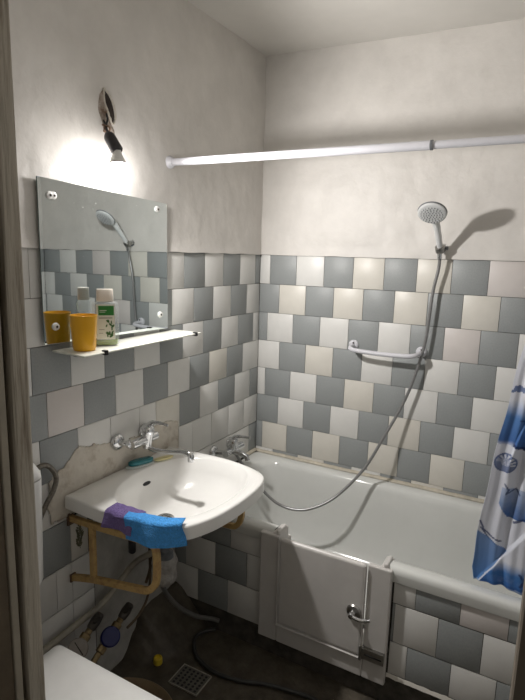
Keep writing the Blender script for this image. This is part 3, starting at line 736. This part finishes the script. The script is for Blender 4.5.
# cloths draped over the near edge of the sink
def cloth(name, x0, x1, inner, drop, m, seed, lab_, sk_in=0.0, sk_out=0.0, lift=0.0):
    mb = MB()
    NU, NV = 46, 60
    def edge_y(x): 
        c = [p for p in oR if p[1] < SC[1]]
        return poly_y(x)
    def poly_y(x):
        best = -1.327
        for i in range(len(OUTs)-1):
            (a, b), (c, d) = OUTs[i], OUTs[i+1]
            if b < -1.0 and d < -1.0 and min(a, c) <= x <= max(a, c) and abs(c-a) > 1e-6: best = b + (d-b)*(x-a)/(c-a)
        return best
    def fn(u, v):
        s_ = -inner + (inner + drop)*v       # arclength measured from the sink's edge, outwards
        x = x0 + (x1-x0)*u
        x += (sk_in*(-s_/inner) if s_ < 0 else sk_out*(s_/drop))
        x += 0.004*noise.noise(Vector((s_*20, seed, u*3)))
        xe = min(x, 0.470)
        ey = poly_y(xe) - (0.012 if seed > 3 else 0.006)
        if x > 0.470: ey += (x-0.470)*1.25
        r = 0.010
        bumpz = 0.003 + lift*max(0, -s_)/inner + 0.0035*(1+noise.noise(Vector((u*5, s_*30, seed)))) + (0.005 if seed > 3 else 0)
        if s_ < -r: return (x, ey - s_, 0.8225 + bumpz)
        if s_ < r:
            a = (s_ + r)/(2*r)*PI/2
            return (x, ey + r - math.sin(a)*(r+0.003), 0.8225 + bumpz - (1-math.cos(a))*(r+0.002))
        h = s_ - r
        return (x, ey - 0.003 - 0.006*math.sin(u*7+seed)*min(1, h/0.03) - h*0.12, 0.8225 + bumpz - r - h*0.98)
    mb.grid(fn, NU, NV)
    return tag(mb.build(name, m, solid=0.0035, weld=True), lab_, 'cloth')
cloth('cleaning_cloth', 0.212, 0.330, 0.042, 0.052, PURPCL, 1.3, 'purple cleaning cloth folded over the near sink edge', sk_in=0.012, sk_out=-0.002, lift=0.008)
cloth('cleaning_cloth', 0.298, 0.476, 0.042, 0.072, BLUECL, 4.1, 'bright blue cleaning cloth over the front corner of the sink', sk_in=-0.01, sk_out=0.012, lift=0.0)

# ------------------------------------------------------------------ bath faucet, hand shower
bf = thing('bath_faucet', 'chrome mixer tap on the wall above the bath, behind the sink', 'faucet', (0.0, -0.36, 0.64))
for y in (-0.425, -0.275):
    mb = MB(); mb.lathe([(0.030, 0), (0.0305, 0.004), (0.026, 0.012), (0.013, 0.018)], (0.001, y, 0.682), (1,0,0), 24)
    mb.tube([(0.012, y, 0.682), (0.05, y+(0.01 if y < -0.4 else -0.01), 0.684), (0.066, y+(0.012 if y < -0.4 else -0.012), 0.685)], 0.011, 12, smooth=3); mb.build('wall_flange', CHROME, bf)
mb = MB(); mb.tube([(0.072, -0.425, 0.685), (0.072, -0.275, 0.685)], 0.018, 20)
mb.lathe([(0.018, -0.01), (0.022, 0.0), (0.023, 0.03), (0.023, 0.045), (0.019, 0.050), (0.004, 0.053)], (0.075, -0.362, 0.695), (0.1, 0, 1), 24)
mb.build('mixer_body', CHROME, bf)
mb = MB(); mb.tube([(0.075, -0.362, 0.742), (0.09, -0.36, 0.756), (0.13, -0.358, 0.762), (0.168, -0.356, 0.764)], [0.010, 0.009, 0.0065, 0.006], 12, smooth=4); mb.build('lever', CHROME, bf)
mb = MB(); mb.tube([(0.080, -0.362, 0.680), (0.12, -0.362, 0.678), (0.158, -0.362, 0.668)], [0.016, 0.013, 0.012], 16, smooth=4)
mb.tube([(0.152, -0.362, 0.672), (0.160, -0.362, 0.650)], 0.012, 16); mb.build('spout', CHROME, bf)

hs = thing('hand_shower', 'round white and grey hand shower on the back wall with hanging hose', 'shower head', (0.905, -0.1, 1.6))
HC = Vector((0.909, -0.240, 1.802)); HN = Vector((0.031, -0.63, -0.78)).normalized()
mb = MB(); mb.lathe([(0.010, 0.026), (0.030, 0.022), (0.050, 0.012), (0.0555, 0.004), (0.0560, 0.0), (0.053, -0.0025), (0.046, -0.003)], HC - HN*0.006, -HN, 40)
hd = mb.build('shower_head', mat('shower_white', (0.66, 0.67, 0.67), 0.3, noise_amt=0.02), hs)
mb = MB(); mb.lathe([(0.0565, 0.0065), (0.0578, 0.009), (0.0560, 0.0115)], HC - HN*0.006, -HN, 40); mb.build('dark_rim', GREYPL, hd)
mb = MB()
ux = HN.cross(Vector((0, 1, 0))).normalized(); uy = HN.cross(ux)
for rr, n in ((0.0, 1), (0.011, 6), (0.021, 12), (0.031, 16), (0.041, 22)):
    for j in range(n):
        a = 2*PI*j/n; p = HC + HN*0.0032 + ux*rr*math.cos(a) + uy*rr*math.sin(a)
        mb.lathe([(0.0022, -0.001), (0.0020, 0.0014), (0.001, 0.002)], p, HN, 8)
nz = mb.build('nozzles', GREYPL, hd); nz['kind'] = 'stuff'
HB = Vector((0.916, -0.055, 1.672))
mb = MB(); N0 = HC - HN*0.010 + Vector((0.006, 0.030, -0.012))
mb.tube([HC - HN*0.016 + Vector((0.0, 0.012, 0)), Vector((0.910, -0.168, 1.786)), Vector((0.914, -0.120, 1.742)), HB + Vector((0, -0.012, 0.014)), HB + Vector((0, 0.002, -0.012))], [0.017, 0.0165, 0.015, 0.0135, 0.013, 0.012, 0.012], 20, smooth=6)
mb.build('shower_handle', MATS['shower_white'], hs)
mb = MB()
mb.tube([HB + Vector((0, 0.003, -0.014)), HB + Vector((0.001, 0.006, -0.042))], [0.011, 0.009], 16); mb.build('hose_nut', CHROME, hs)
hose = [(0.917, -0.045, 1.634), (0.914, -0.040, 1.584), (0.899, -0.036, 1.495), (0.892, -0.036, 1.39), (0.880, -0.036, 1.245), (0.842, -0.045, 1.070), (0.799, -0.055, 0.942), (0.742, -0.09, 0.805), (0.676, -0.14, 0.655), (0.590, -0.20, 0.535), (0.515, -0.25, 0.470), (0.42, -0.29, 0.432), (0.315, -0.31, 0.440), (0.232, -0.335, 0.505), (0.175, -0.35, 0.575), (0.115, -0.352, 0.63), (0.085, -0.352, 0.668)]
mb = MB(); hp_ = spline([Vector(p) for p in hose], 26)
mb.tube(hp_, [0.0066 + 0.0009*(i % 2) for i in range(len(hp_))], 12); mb.build('shower_hose', HOSEM, hs)
ho = thing('shower_holder', 'small grey holder on the back wall gripping the hand shower', 'shower holder', (0.918, 0, 1.68))
mb = MB(); mb.lathe([(0.021, 0), (0.0215, 0.008), (0.018, 0.014), (0.012, 0.016)], (0.920, 0.001, 1.678), (0, -1, 0), 24); mb.build('wall_plate', CHROME, ho)
mb = MB(); mb.tube([(0.919, -0.012, 1.678), (0.918, -0.036, 1.672)], 0.010, 14)
axh = (HC - HB).normalized()
mb.lathe([(0.0155, -0.014), (0.0185, -0.012), (0.020, 0.012), (0.0175, 0.016), (0.0150, 0.016)], HB, Vector((0, -0.55, 0.62)), 24); mb.build('holder_clasp', DCHROME, ho)
mb = MB(); mb.lathe([(0.007, 0), (0.008, 0.012), (0.005, 0.014)], (0.934, -0.04, 1.678), (1, 0, 0), 14); mb.build('clamp_knob', GREYPL, ho)

# grab bar
gb = thing('grab_bar', 'short white grab bar on the tiled wall above the bath', 'grab bar', (0.69, 0, 1.2))
for x in (0.537, 0.862):
    mb = MB(); mb.lathe([(0.024, 0), (0.025, 0.005), (0.020, 0.012), (0.012, 0.014)], (x, 0.0005, 1.208), (0, -1, 0), 24)
    e = mb.build('end_rosette', RODM, gb)
    mb = MB(); mb.lathe([(0.004, 0), (0.004, 0.002), (0.002, 0.003)], (x+0.002, -0.0165, 1.220), (0, -1, 0), 10); mb.build('screw', DARK, e)
mb = MB(); mb.tube([(0.537, -0.008, 1.206), (0.538, -0.050, 1.203), (0.552, -0.080, 1.199), (0.59, -0.090, 1.196), (0.70, -0.090, 1.193), (0.81, -0.090, 1.196), (0.848, -0.080, 1.200), (0.862, -0.050, 1.204), (0.862, -0.008, 1.206)], 0.0105, 16, smooth=7)
mb.build('bar', RODM, gb)

# curtain rod
cr = thing('curtain_rod', 'white telescopic shower curtain rod spanning the room over the bath', 'curtain rod', (0.75, -0.752, 1.95))
mb = MB(); mb.tube([(0.012, -0.753, 1.972), (1.003, -0.753, 1.964)], 0.0140, 20); mb.build('thick_tube', RODM, cr)
mb = MB(); mb.tube([(0.995, -0.753, 1.964), (W_X-0.008, -0.753, 1.960)], 0.0118, 20); mb.build('thin_tube', RODM, cr)
mb = MB(); mb.tube([(0.997, -0.753, 1.964), (1.004, -0.753, 1.964)], 0.0150, 20); mb.build('joint_ring', GREYPL, cr)
mb = MB(); mb.lathe([(0.024, 0.0), (0.0245, 0.006), (0.020, 0.014), (0.0160, 0.022)], (0.006, -0.753, 1.972), (1, 0, 0), 28); mb.build('end_cap', RODM, cr)
mb = MB(); mb.lathe([(0.024, 0.0), (0.0245, 0.006), (0.020, 0.014), (0.0150, 0.022)], (W_X-0.006, -0.753, 1.960), (-1, 0, 0), 28); mb.build('end_cap', RODM, cr)

# ------------------------------------------------------------------ shower curtain
NUc, NVc = 220, 460
ZC0, ZC1 = 0.556, 1.936
EDGE = [(0.556, 1.232), (0.60, 1.222), (0.75, 1.232), (0.89, 1.243), (1.10, 1.268), (1.377, 1.306), (1.7, 1.338), (1.95, 1.35)]
def fold_line(z): return 1.245 + (z - 0.556)*0.62
def cur(u, v):
    z = ZC0 + (ZC1-ZC0)*v
    xl = lerp_pts(EDGE, z) + 0.0025*math.sin(z*23); x = xl + (1.600 - xl)*u
    dx = x - xl
    k = smoothstep(1.95, 0.7, z)
    y = -0.753 + 0.105*k
    amp = 0.006 + 0.016*(1-k)
    y += amp*math.sin(u*30 + 0.8*z) + 0.004*math.sin(u*55 + 2*z)
    y += 0.016*smoothstep(0.0, 0.03, dx) - 0.008
    y -= 0.014*smoothstep(-0.004, 0.004, dx - 0.052 - 0.015*math.sin(z*6))*smoothstep(0.93, 1.02, z)
    if z < 0.95:
        q = smoothstep(-0.006, 0.006, x - fold_line(z)) * smoothstep(0.95, 0.80, z)
        y -= 0.014*q
    zz = z + (0.006*math.sin(u*9) if v < 0.02 else 0)
    return (x, y, zz)
mb = MB(); mb.grid(cur, NUc, NVc)
cm_ = bpy.data.materials.new('printed_curtain'); cm_.use_nodes = True
nt = cm_.node_tree; b = nt.nodes['Principled BSDF']; b.inputs['Roughness'].default_value = 0.45
vc = nt.nodes.new('ShaderNodeVertexColor'); vc.layer_name = 'print'
nt.links.new(vc.outputs['Color'], b.inputs['Base Color'])
tr = nt.nodes.new('ShaderNodeBsdfTranslucent'); nt.links.new(vc.outputs['Color'], tr.inputs['Color'])
mx = nt.nodes.new('ShaderNodeMixShader'); mx.inputs[0].default_value = 0.25
nt.links.new(b.outputs[0], mx.inputs[1]); nt.links.new(tr.outputs[0], mx.inputs[2]); nt.links.new(mx.outputs[0], nt.nodes['Material Output'].inputs[0])
curt = tag(mb.build('shower_curtain', cm_, solid=0.0012), 'white shower curtain printed with blue bands and seashells hanging into the bath', 'curtain')
PW = Vector((0.80, 0.82, 0.89)); PBd = Vector((0.025, 0.13, 0.42)); PBl = Vector((0.10, 0.28, 0.60)); PBk = Vector((0.015, 0.04, 0.16))
def shell_p(dx, dz, r):
    rr = math.hypot(dx, dz)
    if rr > r: return 0
    a = math.atan2(dz, dx)
    if rr > r*0.86: return 0.85
    if rr > r*0.45 and -0.4 < a < 2.6: return 0.8 if math.sin(a*13) > 0.1 else 0.05
    if rr > r*0.38: return 0.5 if a > 0 else 0.75
    return 0.45 + 0.4*noise.noise(Vector((dx*200, dz*200, 0)))
def line_d(px, pz, P):
    best = 9
    for (a, b), (c, d) in zip(P[:-1], P[1:]):
        L = (c-a)**2 + (d-b)**2; t = max(0, min(1, ((px-a)*(c-a) + (pz-b)*(d-b))/L)); best = min(best, math.hypot(px-a-t*(c-a), pz-b-t*(d-b)))
    return best
def ink(x, z, p):
    """soft printed motif seen on the cloth; returns colour"""
    dx = x - lerp_pts(EDGE, z)
    c = PW.copy()
    n = noise.noise(Vector((x*40, z*40, 0)))*0.5 + noise.noise(Vector((x*110, z*110, 4)))*0.25
    def over(col, a):
        nonlocal c
        a = max(0, min(1, a)); c = c*(1-a) + col*a
    # repeated every 0.62 m up the cloth
    for zo in (0.0, 0.90):
        zz = z - zo
        # blue band: paler above, deep below, dark rim line at its lower right
        top = 1.215 + 0.02*n; bot = 1.055 - 0.25*min(0.16, max(0, dx-0.04)) + 0.008*n
        if bot < zz < top:
            t = (top-zz)/(top-bot); over(PBl*(1-t) + PBd*t, smoothstep(0, 0.45, t)*(0.95 - 0.55*smoothstep(0.9, 1.0, t)*(dx < 0.05)))
        if dx > 0.045 and abs(zz - bot - 0.004) < 0.006 + 0.002*n: over(PBk, 0.9)
        if dx > 0.045 and abs(zz - 1.142 - 0.1*(dx-0.05)) < 0.0025: over(PBk, 0.7)
        s_ = shell_p(dx - 0.036, zz - 0.992, 0.034)
        if s_: over(PBk*0.6 + PBd*0.4, s_)
        if math.hypot((dx-0.020)/1.6, zz-1.243) < 0.011*(1+2.2*n): over(PBk*0.5+PBd*0.5, 0.8)
        # wedge of blue pointing down
        xa = 0.075; 
        if 0.80 < zz < 0.905 and dx > 0.045 + abs(min(0, zz-0.845))*0.7:
            t = (0.905 - zz)/0.105; over(PBl*(1-t)*0.9 + PBd*t, 0.45 + 0.5*t + 0.2*n)
        if line_d(dx, zz, [(0.05, 0.918), (0.065, 0.900), (0.06, 0.885), (0.085, 0.905), (0.10, 0.888)]) < 0.0025: over(PBk, 0.75)
        if line_d(dx, zz, [(0.10, 0.79), (0.125, 0.806), (0.16, 0.808), (0.22, 0.83)]) < 0.004: over(PBk, 0.8)
        # wavy line and corner of solid blue
        wl_ = [(0.0, 0.772), (0.016, 0.742), (0.042, 0.722), (0.072, 0.712)]
        if line_d(dx, zz, wl_) < 0.0028 or line_d(dx, zz, [(0.006, 0.748), (0.035, 0.714), (0.06, 0.700)]) < 0.002: over(PBk, 0.85)
        if zz < 0.735 - dx*0.55 and x < fold_line(z) and zz > 0.5:
            t = (0.735 - dx*0.55 - zz)/0.17; over(PBl*0.7 + PBd*0.3, 0.80 + 0.2*t)
        if x > fold_line(z) + 0.004 and 0.53 < zz < 0.655:
            t = (0.655 - zz)/0.10; over(PBl*(1-t) + PBd*t, smoothstep(0, 0.5, t) + 0.25*n)
            if line_d(x, zz, [(1.37, 0.62), (1.385, 0.60), (1.375, 0.58), (1.40, 0.60), (1.415, 0.575)]) < 0.004: over(PBk, 0.8)
            if zz < 0.571: over(PBk*0.5+PBd*0.5, 0.6)
    if z < 0.562: over(Vector((0.5, 0.6, 0.75)), 0.5)
    return c
me = curt.data; ca = me.color_attributes.new('print', 'FLOAT_COLOR', 'POINT'); off = WL[curt.name]
for i, v in enumerate(me.vertices):
    c = ink(v.co.x + off.x, v.co.z + off.z, None); ca.data[i].color = (c.x, c.y, c.z, 1)
# ------------------------------------------------------------------ floor level things
fd_ = thing('floor_drain', 'square perforated metal floor drain', 'drain', (0.30, -1.0, 0.0))
RZm = Matrix.Rotation(math.radians(1.0), 3, 'Z')
mb = MB(); c0 = Vector((0.298, -1.002, 0.0)); h = 0.066; hy = 0.053
for a, b in (((-h, -hy), (h, -hy+0.003)), ((-h, hy-0.003), (h, hy)), ((-h, -hy), (-h+0.003, hy)), ((h-0.003, -hy), (h, hy))):
    mb.box((c0.x+a[0], c0.y+a[1], -0.002), (c0.x+b[0], c0.y+b[1], 0.005), 0, RZm, c0)
mb.build('drain_frame', mat('worn_metal', (0.45, 0.42, 0.36), 0.5, noise_amt=0.3, noise_scale=60), fd_, smooth=False)
mb = MB(); mb.box((c0.x-h+0.003, c0.y-hy+0.003, -0.002), (c0.x+h-0.003, c0.y+hy-0.003, 0.0025), 0, RZm, c0)
plate = mb.build('drain_plate', mat('dirty_plate', (0.16, 0.15, 0.13), 0.45, noise_amt=0.3, noise_scale=40), fd_, smooth=False)
mb = MB()
for i in range(6):
    for j in range(6):
        p = c0 + RZm @ Vector(((i-2.5)*0.0195, (j-2.5)*0.0155, 0.0022)); mb.lathe([(0.0056, 0), (0.0054, 0.0008)], p, (0,0,1), 12)
hl = mb.build('drain_hole_shade', BLACK, plate); hl['kind'] = 'stuff'  # flat black discs on the plate; their colour is the shade in the holes
mb = MB(); mb.lathe([(0.018, 0.0), (0.0185, 0.004), (0.017, 0.024), (0.013, 0.026), (0.012, 0.020), (0.004, 0.018)], (0.136, -1.000, 0.003), (0.05, -0.05, 1), 24)
tag(mb.build('plastic_cap', mat('lemon_plastic', (0.75, 0.56, 0.04), 0.4, noise_amt=0.08)), 'small yellow plastic cap lying on the dark floor', 'cap')
mb = MB(); P = [(0.236, -0.735, 0.016), (0.215, -0.752, 0.015), (0.190, -0.790, 0.014), (0.195, -0.835, 0.013), (0.249, -0.897, 0.013), (0.315, -0.925, 0.013), (0.382, -0.934, 0.013), (0.473, -0.919, 0.013), (0.56, -0.885, 0.013), (0.66, -0.863, 0.013), (0.755, -0.854, 0.013), (0.90, -0.90, 0.013), (1.0, -1.0, 0.013)]
mb.tube(P, 0.008, 12, smooth=10)
tag(mb.build('drain_hose', mat('dark_hose', (0.05, 0.05, 0.048), 0.45, noise_amt=0.2)), 'thin dark hose curling over the floor from under the bath', 'hose')
mb = MB(); P = [(0.175, -1.00, 0.40), (0.145, -0.98, 0.339), (0.142, -0.93, 0.250), (0.157, -0.87, 0.168), (0.183, -0.80, 0.10), (0.219, -0.74, 0.064), (0.248, -0.727, 0.056)]
mb.tube(P, 0.0095, 14, smooth=10)
tag(mb.build('waste_hose', mat('grey_waste_hose', (0.17, 0.165, 0.155), 0.5, noise_amt=0.2)), 'grey waste hose running from the sink trap towards the bath', 'hose')
mb = MB(); P = [(0.030, -1.96, 0.30), (0.034, -1.60, 0.325), (0.034, -1.32, 0.338), (0.036, -1.20, 0.345), (0.045, -1.12, 0.385), (0.075, -1.07, 0.45), (0.13, -1.06, 0.50), (0.19, -1.055, 0.54)]
mb.tube(P, 0.0115, 16, smooth=8)
tag(mb.build('drain_pipe', PIPEW), 'off-white drain pipe running along the left wall under the sink', 'pipe')
mb = MB(); P = [(0.10, -1.005, 0.60), (0.10, -1.0, 0.44), (0.10, -1.0, 0.357), (0.10, -1.02, 0.285), (0.10, -1.07, 0.245), (0.10, -1.13, 0.232)]
mb.tube(P, 0.005, 10, smooth=6)
mb.tube([(0.085, -0.975, 0.62), (0.075, -0.965, 0.5), (0.085, -0.98, 0.40), (0.07, -0.99, 0.33)], 0.006, 10, smooth=6)
tag(mb.build('supply_hose', mat('brown_hose', (0.14, 0.10, 0.06), 0.5, noise_amt=0.3)), 'thin brown supply hoses dropping from the sink tap', 'hose')

def meter(p, d, face_col, lab_, capn):
    t = thing('water_meter', lab_, 'water meter', (p[0], p[1], p[2]-0.04)); P0 = Vector(p); d = Vector(d).normalized()
    facing = Vector((0.62, -0.45, 0.55)).normalized(); facing = (facing - d*facing.dot(d)).normalized()
    mb = MB(); mb.lathe([(0.028, -0.02), (0.031, -0.012), (0.031, 0.018), (0.030, 0.022)], P0, facing, 30); mb.build('meter_body', face_col[1], t)
    mb = MB(); mb.lathe([(0.034, 0), (0.0345, 0.008), (0.030, 0.012), (0.003, 0.0125)], P0 + facing*0.020, facing, 30); dial = mb.build(capn, face_col[0], t)
    if capn == 'dial':
        mb = MB(); tdir = d.cross(facing)
        q = P0 + facing*0.0325; mb.tube([q - tdir*0.022 + d*0.01, q + tdir*0.024 - d*0.006], 0.0016, 6); mb.build('dial_bar', DARK, dial)
    mb = MB(); mb.lathe([(0.013, 0.03), (0.018, 0.034), (0.018, 0.052), (0.012, 0.056), (0.012, 0.075)], P0, d, 8); mb.build('coupling', BRASS, t)
    mb = MB(); mb.lathe([(0.013, 0.03), (0.017, 0.034), (0.017, 0.055), (0.011, 0.058), (0.011, 0.10)], P0, -d, 8); mb.build('coupling', BRASS, t)
    mb = MB(); q = P0 + d*0.10; mb.lathe([(0.012, -0.03), (0.016, -0.025), (0.019, 0.0), (0.016, 0.025), (0.012, 0.03)], q, d, 16); mb.tube([q, q + facing*0.03], 0.006, 10); mb.box(q + facing*0.03 - Vector((0.006, 0.016, 0.004)), q + facing*0.03 + Vector((0.006, 0.016, 0.004)))
    mb.build('stop_valve', mat('dark_steel', (0.12, 0.11, 0.10), 0.4, metal=0.8, noise_amt=0.3), t)
meter((0.080, -1.350, 0.288), (0.0, 0.85, 0.52), (mat('grey_dial', (0.30, 0.27, 0.24), 0.4, noise_amt=0.2), DARK), 'water meter with grey dial by the toilet lid corner', 'dial')
meter((0.100, -1.222, 0.255), (0.0, 0.85, 0.50), (BLUEP, BLACK), 'water meter with blue cover below the sink bracket', 'cover')

mb = MB(); seg = 64
mb.lathe([(0.001, 0.0), (0.150, 0.0), (0.156, 0.004), (0.186, 0.084), (0.192, 0.090), (0.188, 0.093), (0.182, 0.088), (0.150, 0.010), (0.001, 0.008)], (0.262, -1.352, 0.003), (0,0,1), seg)
tag(mb.build('wash_basin', TANP), 'round tan wash basin on the floor partly under the toilet lid', 'basin')

# toilet: lid, bowl, cistern
to = thing('toilet', 'white toilet with closed lid in the bottom left corner', 'toilet', (0.35, -1.69, 0.0))
def lid_ring(x0, x1, y0, y1, z, r0, r1, n=8):
    P = []
    for cx_, cy_, a0, r in ((x1-r1, y0+r1, -PI/2, r1), (x1-r1, y1-r1, 0, r1), (x0+r0, y1-r0, PI/2, r0), (x0+r0, y0+r0, PI, r0)):
        P += [(cx_ + r*math.cos(a0+PI/2*k/n), cy_ + r*math.sin(a0+PI/2*k/n), z) for k in range(n+1)]
    return P
mb = MB(); L = (0.166, 0.66, -1.865, -1.490)
mb.rings([lid_ring(L[0]+.006, L[1]-.006, L[2]+.006, L[3]-.006, 0.434, .016, .05), lid_ring(*L, 0.436, .018, .055), lid_ring(*L, 0.446, .018, .055), lid_ring(L[0]+.004, L[1]-.004, L[2]+.004, L[3]-.004, 0.450, .016, .05), lid_ring(L[0]+.03, L[1]-.03, L[2]+.03, L[3]-.03, 0.4515, .01, .03)])
mb.build('toilet_lid', WPLAST, to, angle=50)
mb = MB(); rr = []
for z, sx_, sy_, cx_ in ((0.0, 0.12, 0.095, 0.36), (0.03, 0.115, 0.09, 0.36), (0.15, 0.10, 0.08, 0.35), (0.25, 0.14, 0.11, 0.37), (0.34, 0.20, 0.155, 0.40), (0.40, 0.215, 0.172, 0.405), (0.412, 0.21, 0.168, 0.405)):
    rr.append([(cx_ + sx_*math.cos(2*PI*j/40), -1.678 + sy_*math.sin(2*PI*j/40), z) for j in range(40)])
mb.rings(rr); mb.box((0.17, -1.80, 0.36), (0.30, -1.555, 0.412)); mb.build('toilet_bowl', CERAMIC, to)
mb = MB(); mb.rings([lid_ring(.172, .635, -1.855, -1.50, z, .03, .10) for z in (0.412, 0.414, 0.430, 0.434)]); mb.build('toilet_seat', WPLAST, to)
for y in (-1.76, -1.60):
    mb = MB(); mb.tube([(0.185, y-0.02, 0.447), (0.185, y+0.02, 0.447)], 0.008, 12); mb.build('lid_hinge', WPLAST, to)
ci = thing('toilet_cistern', 'white plastic toilet cistern on the left wall beside the door frame', 'cistern', (0.07, -1.68, 0.6))
def cr_(z, g, x1=0.142, r=0.03): return lid_ring(0.002 if g < 1e-6 else 0.002, x1-g, -1.87+g, -1.487-g, z, 0.006, r)
mb = MB(); mb.rings([cr_(0.62, 0.02, r=.03), cr_(0.66, 0.006), cr_(0.80, 0.003), cr_(0.975, 0.0)]); mb.build('tank', WPLAST, ci)
mb = MB(); mb.rings([cr_(0.976, 0.004), cr_(0.980, 0.0), cr_(0.995, 0.002), cr_(1.018, 0.012), cr_(1.032, 0.028), cr_(1.036, 0.045, r=0.02)]); mb.build('tank_cover', WPLAST, ci, angle=60)
mb = MB(); mb.tube([(0.075, -1.68, 0.63), (0.075, -1.68, 0.45), (0.10, -1.68, 0.39), (0.175, -1.68, 0.385)], 0.020, 16, smooth=6); mb.build('flush_pipe', PIPEW, ci)
mb = MB(); P = [(0.040, -1.480, 0.950), (0.032, -1.42, 0.962), (0.030, -1.385, 0.948), (0.030, -1.362, 0.905), (0.030, -1.374, 0.865), (0.032, -1.405, 0.830), (0.036, -1.44, 0.78), (0.036, -1.46, 0.70), (0.036, -1.465, 0.55), (0.036, -1.46, 0.36)]
mb.tube(P, 0.0085, 12, smooth=8)
tag(mb.build('inlet_hose', mat('braided_hose', (0.20, 0.18, 0.15), 0.4, metal=0.5, noise_amt=0.5, noise_scale=150)), 'braided inlet hose curving out of the cistern side', 'hose')
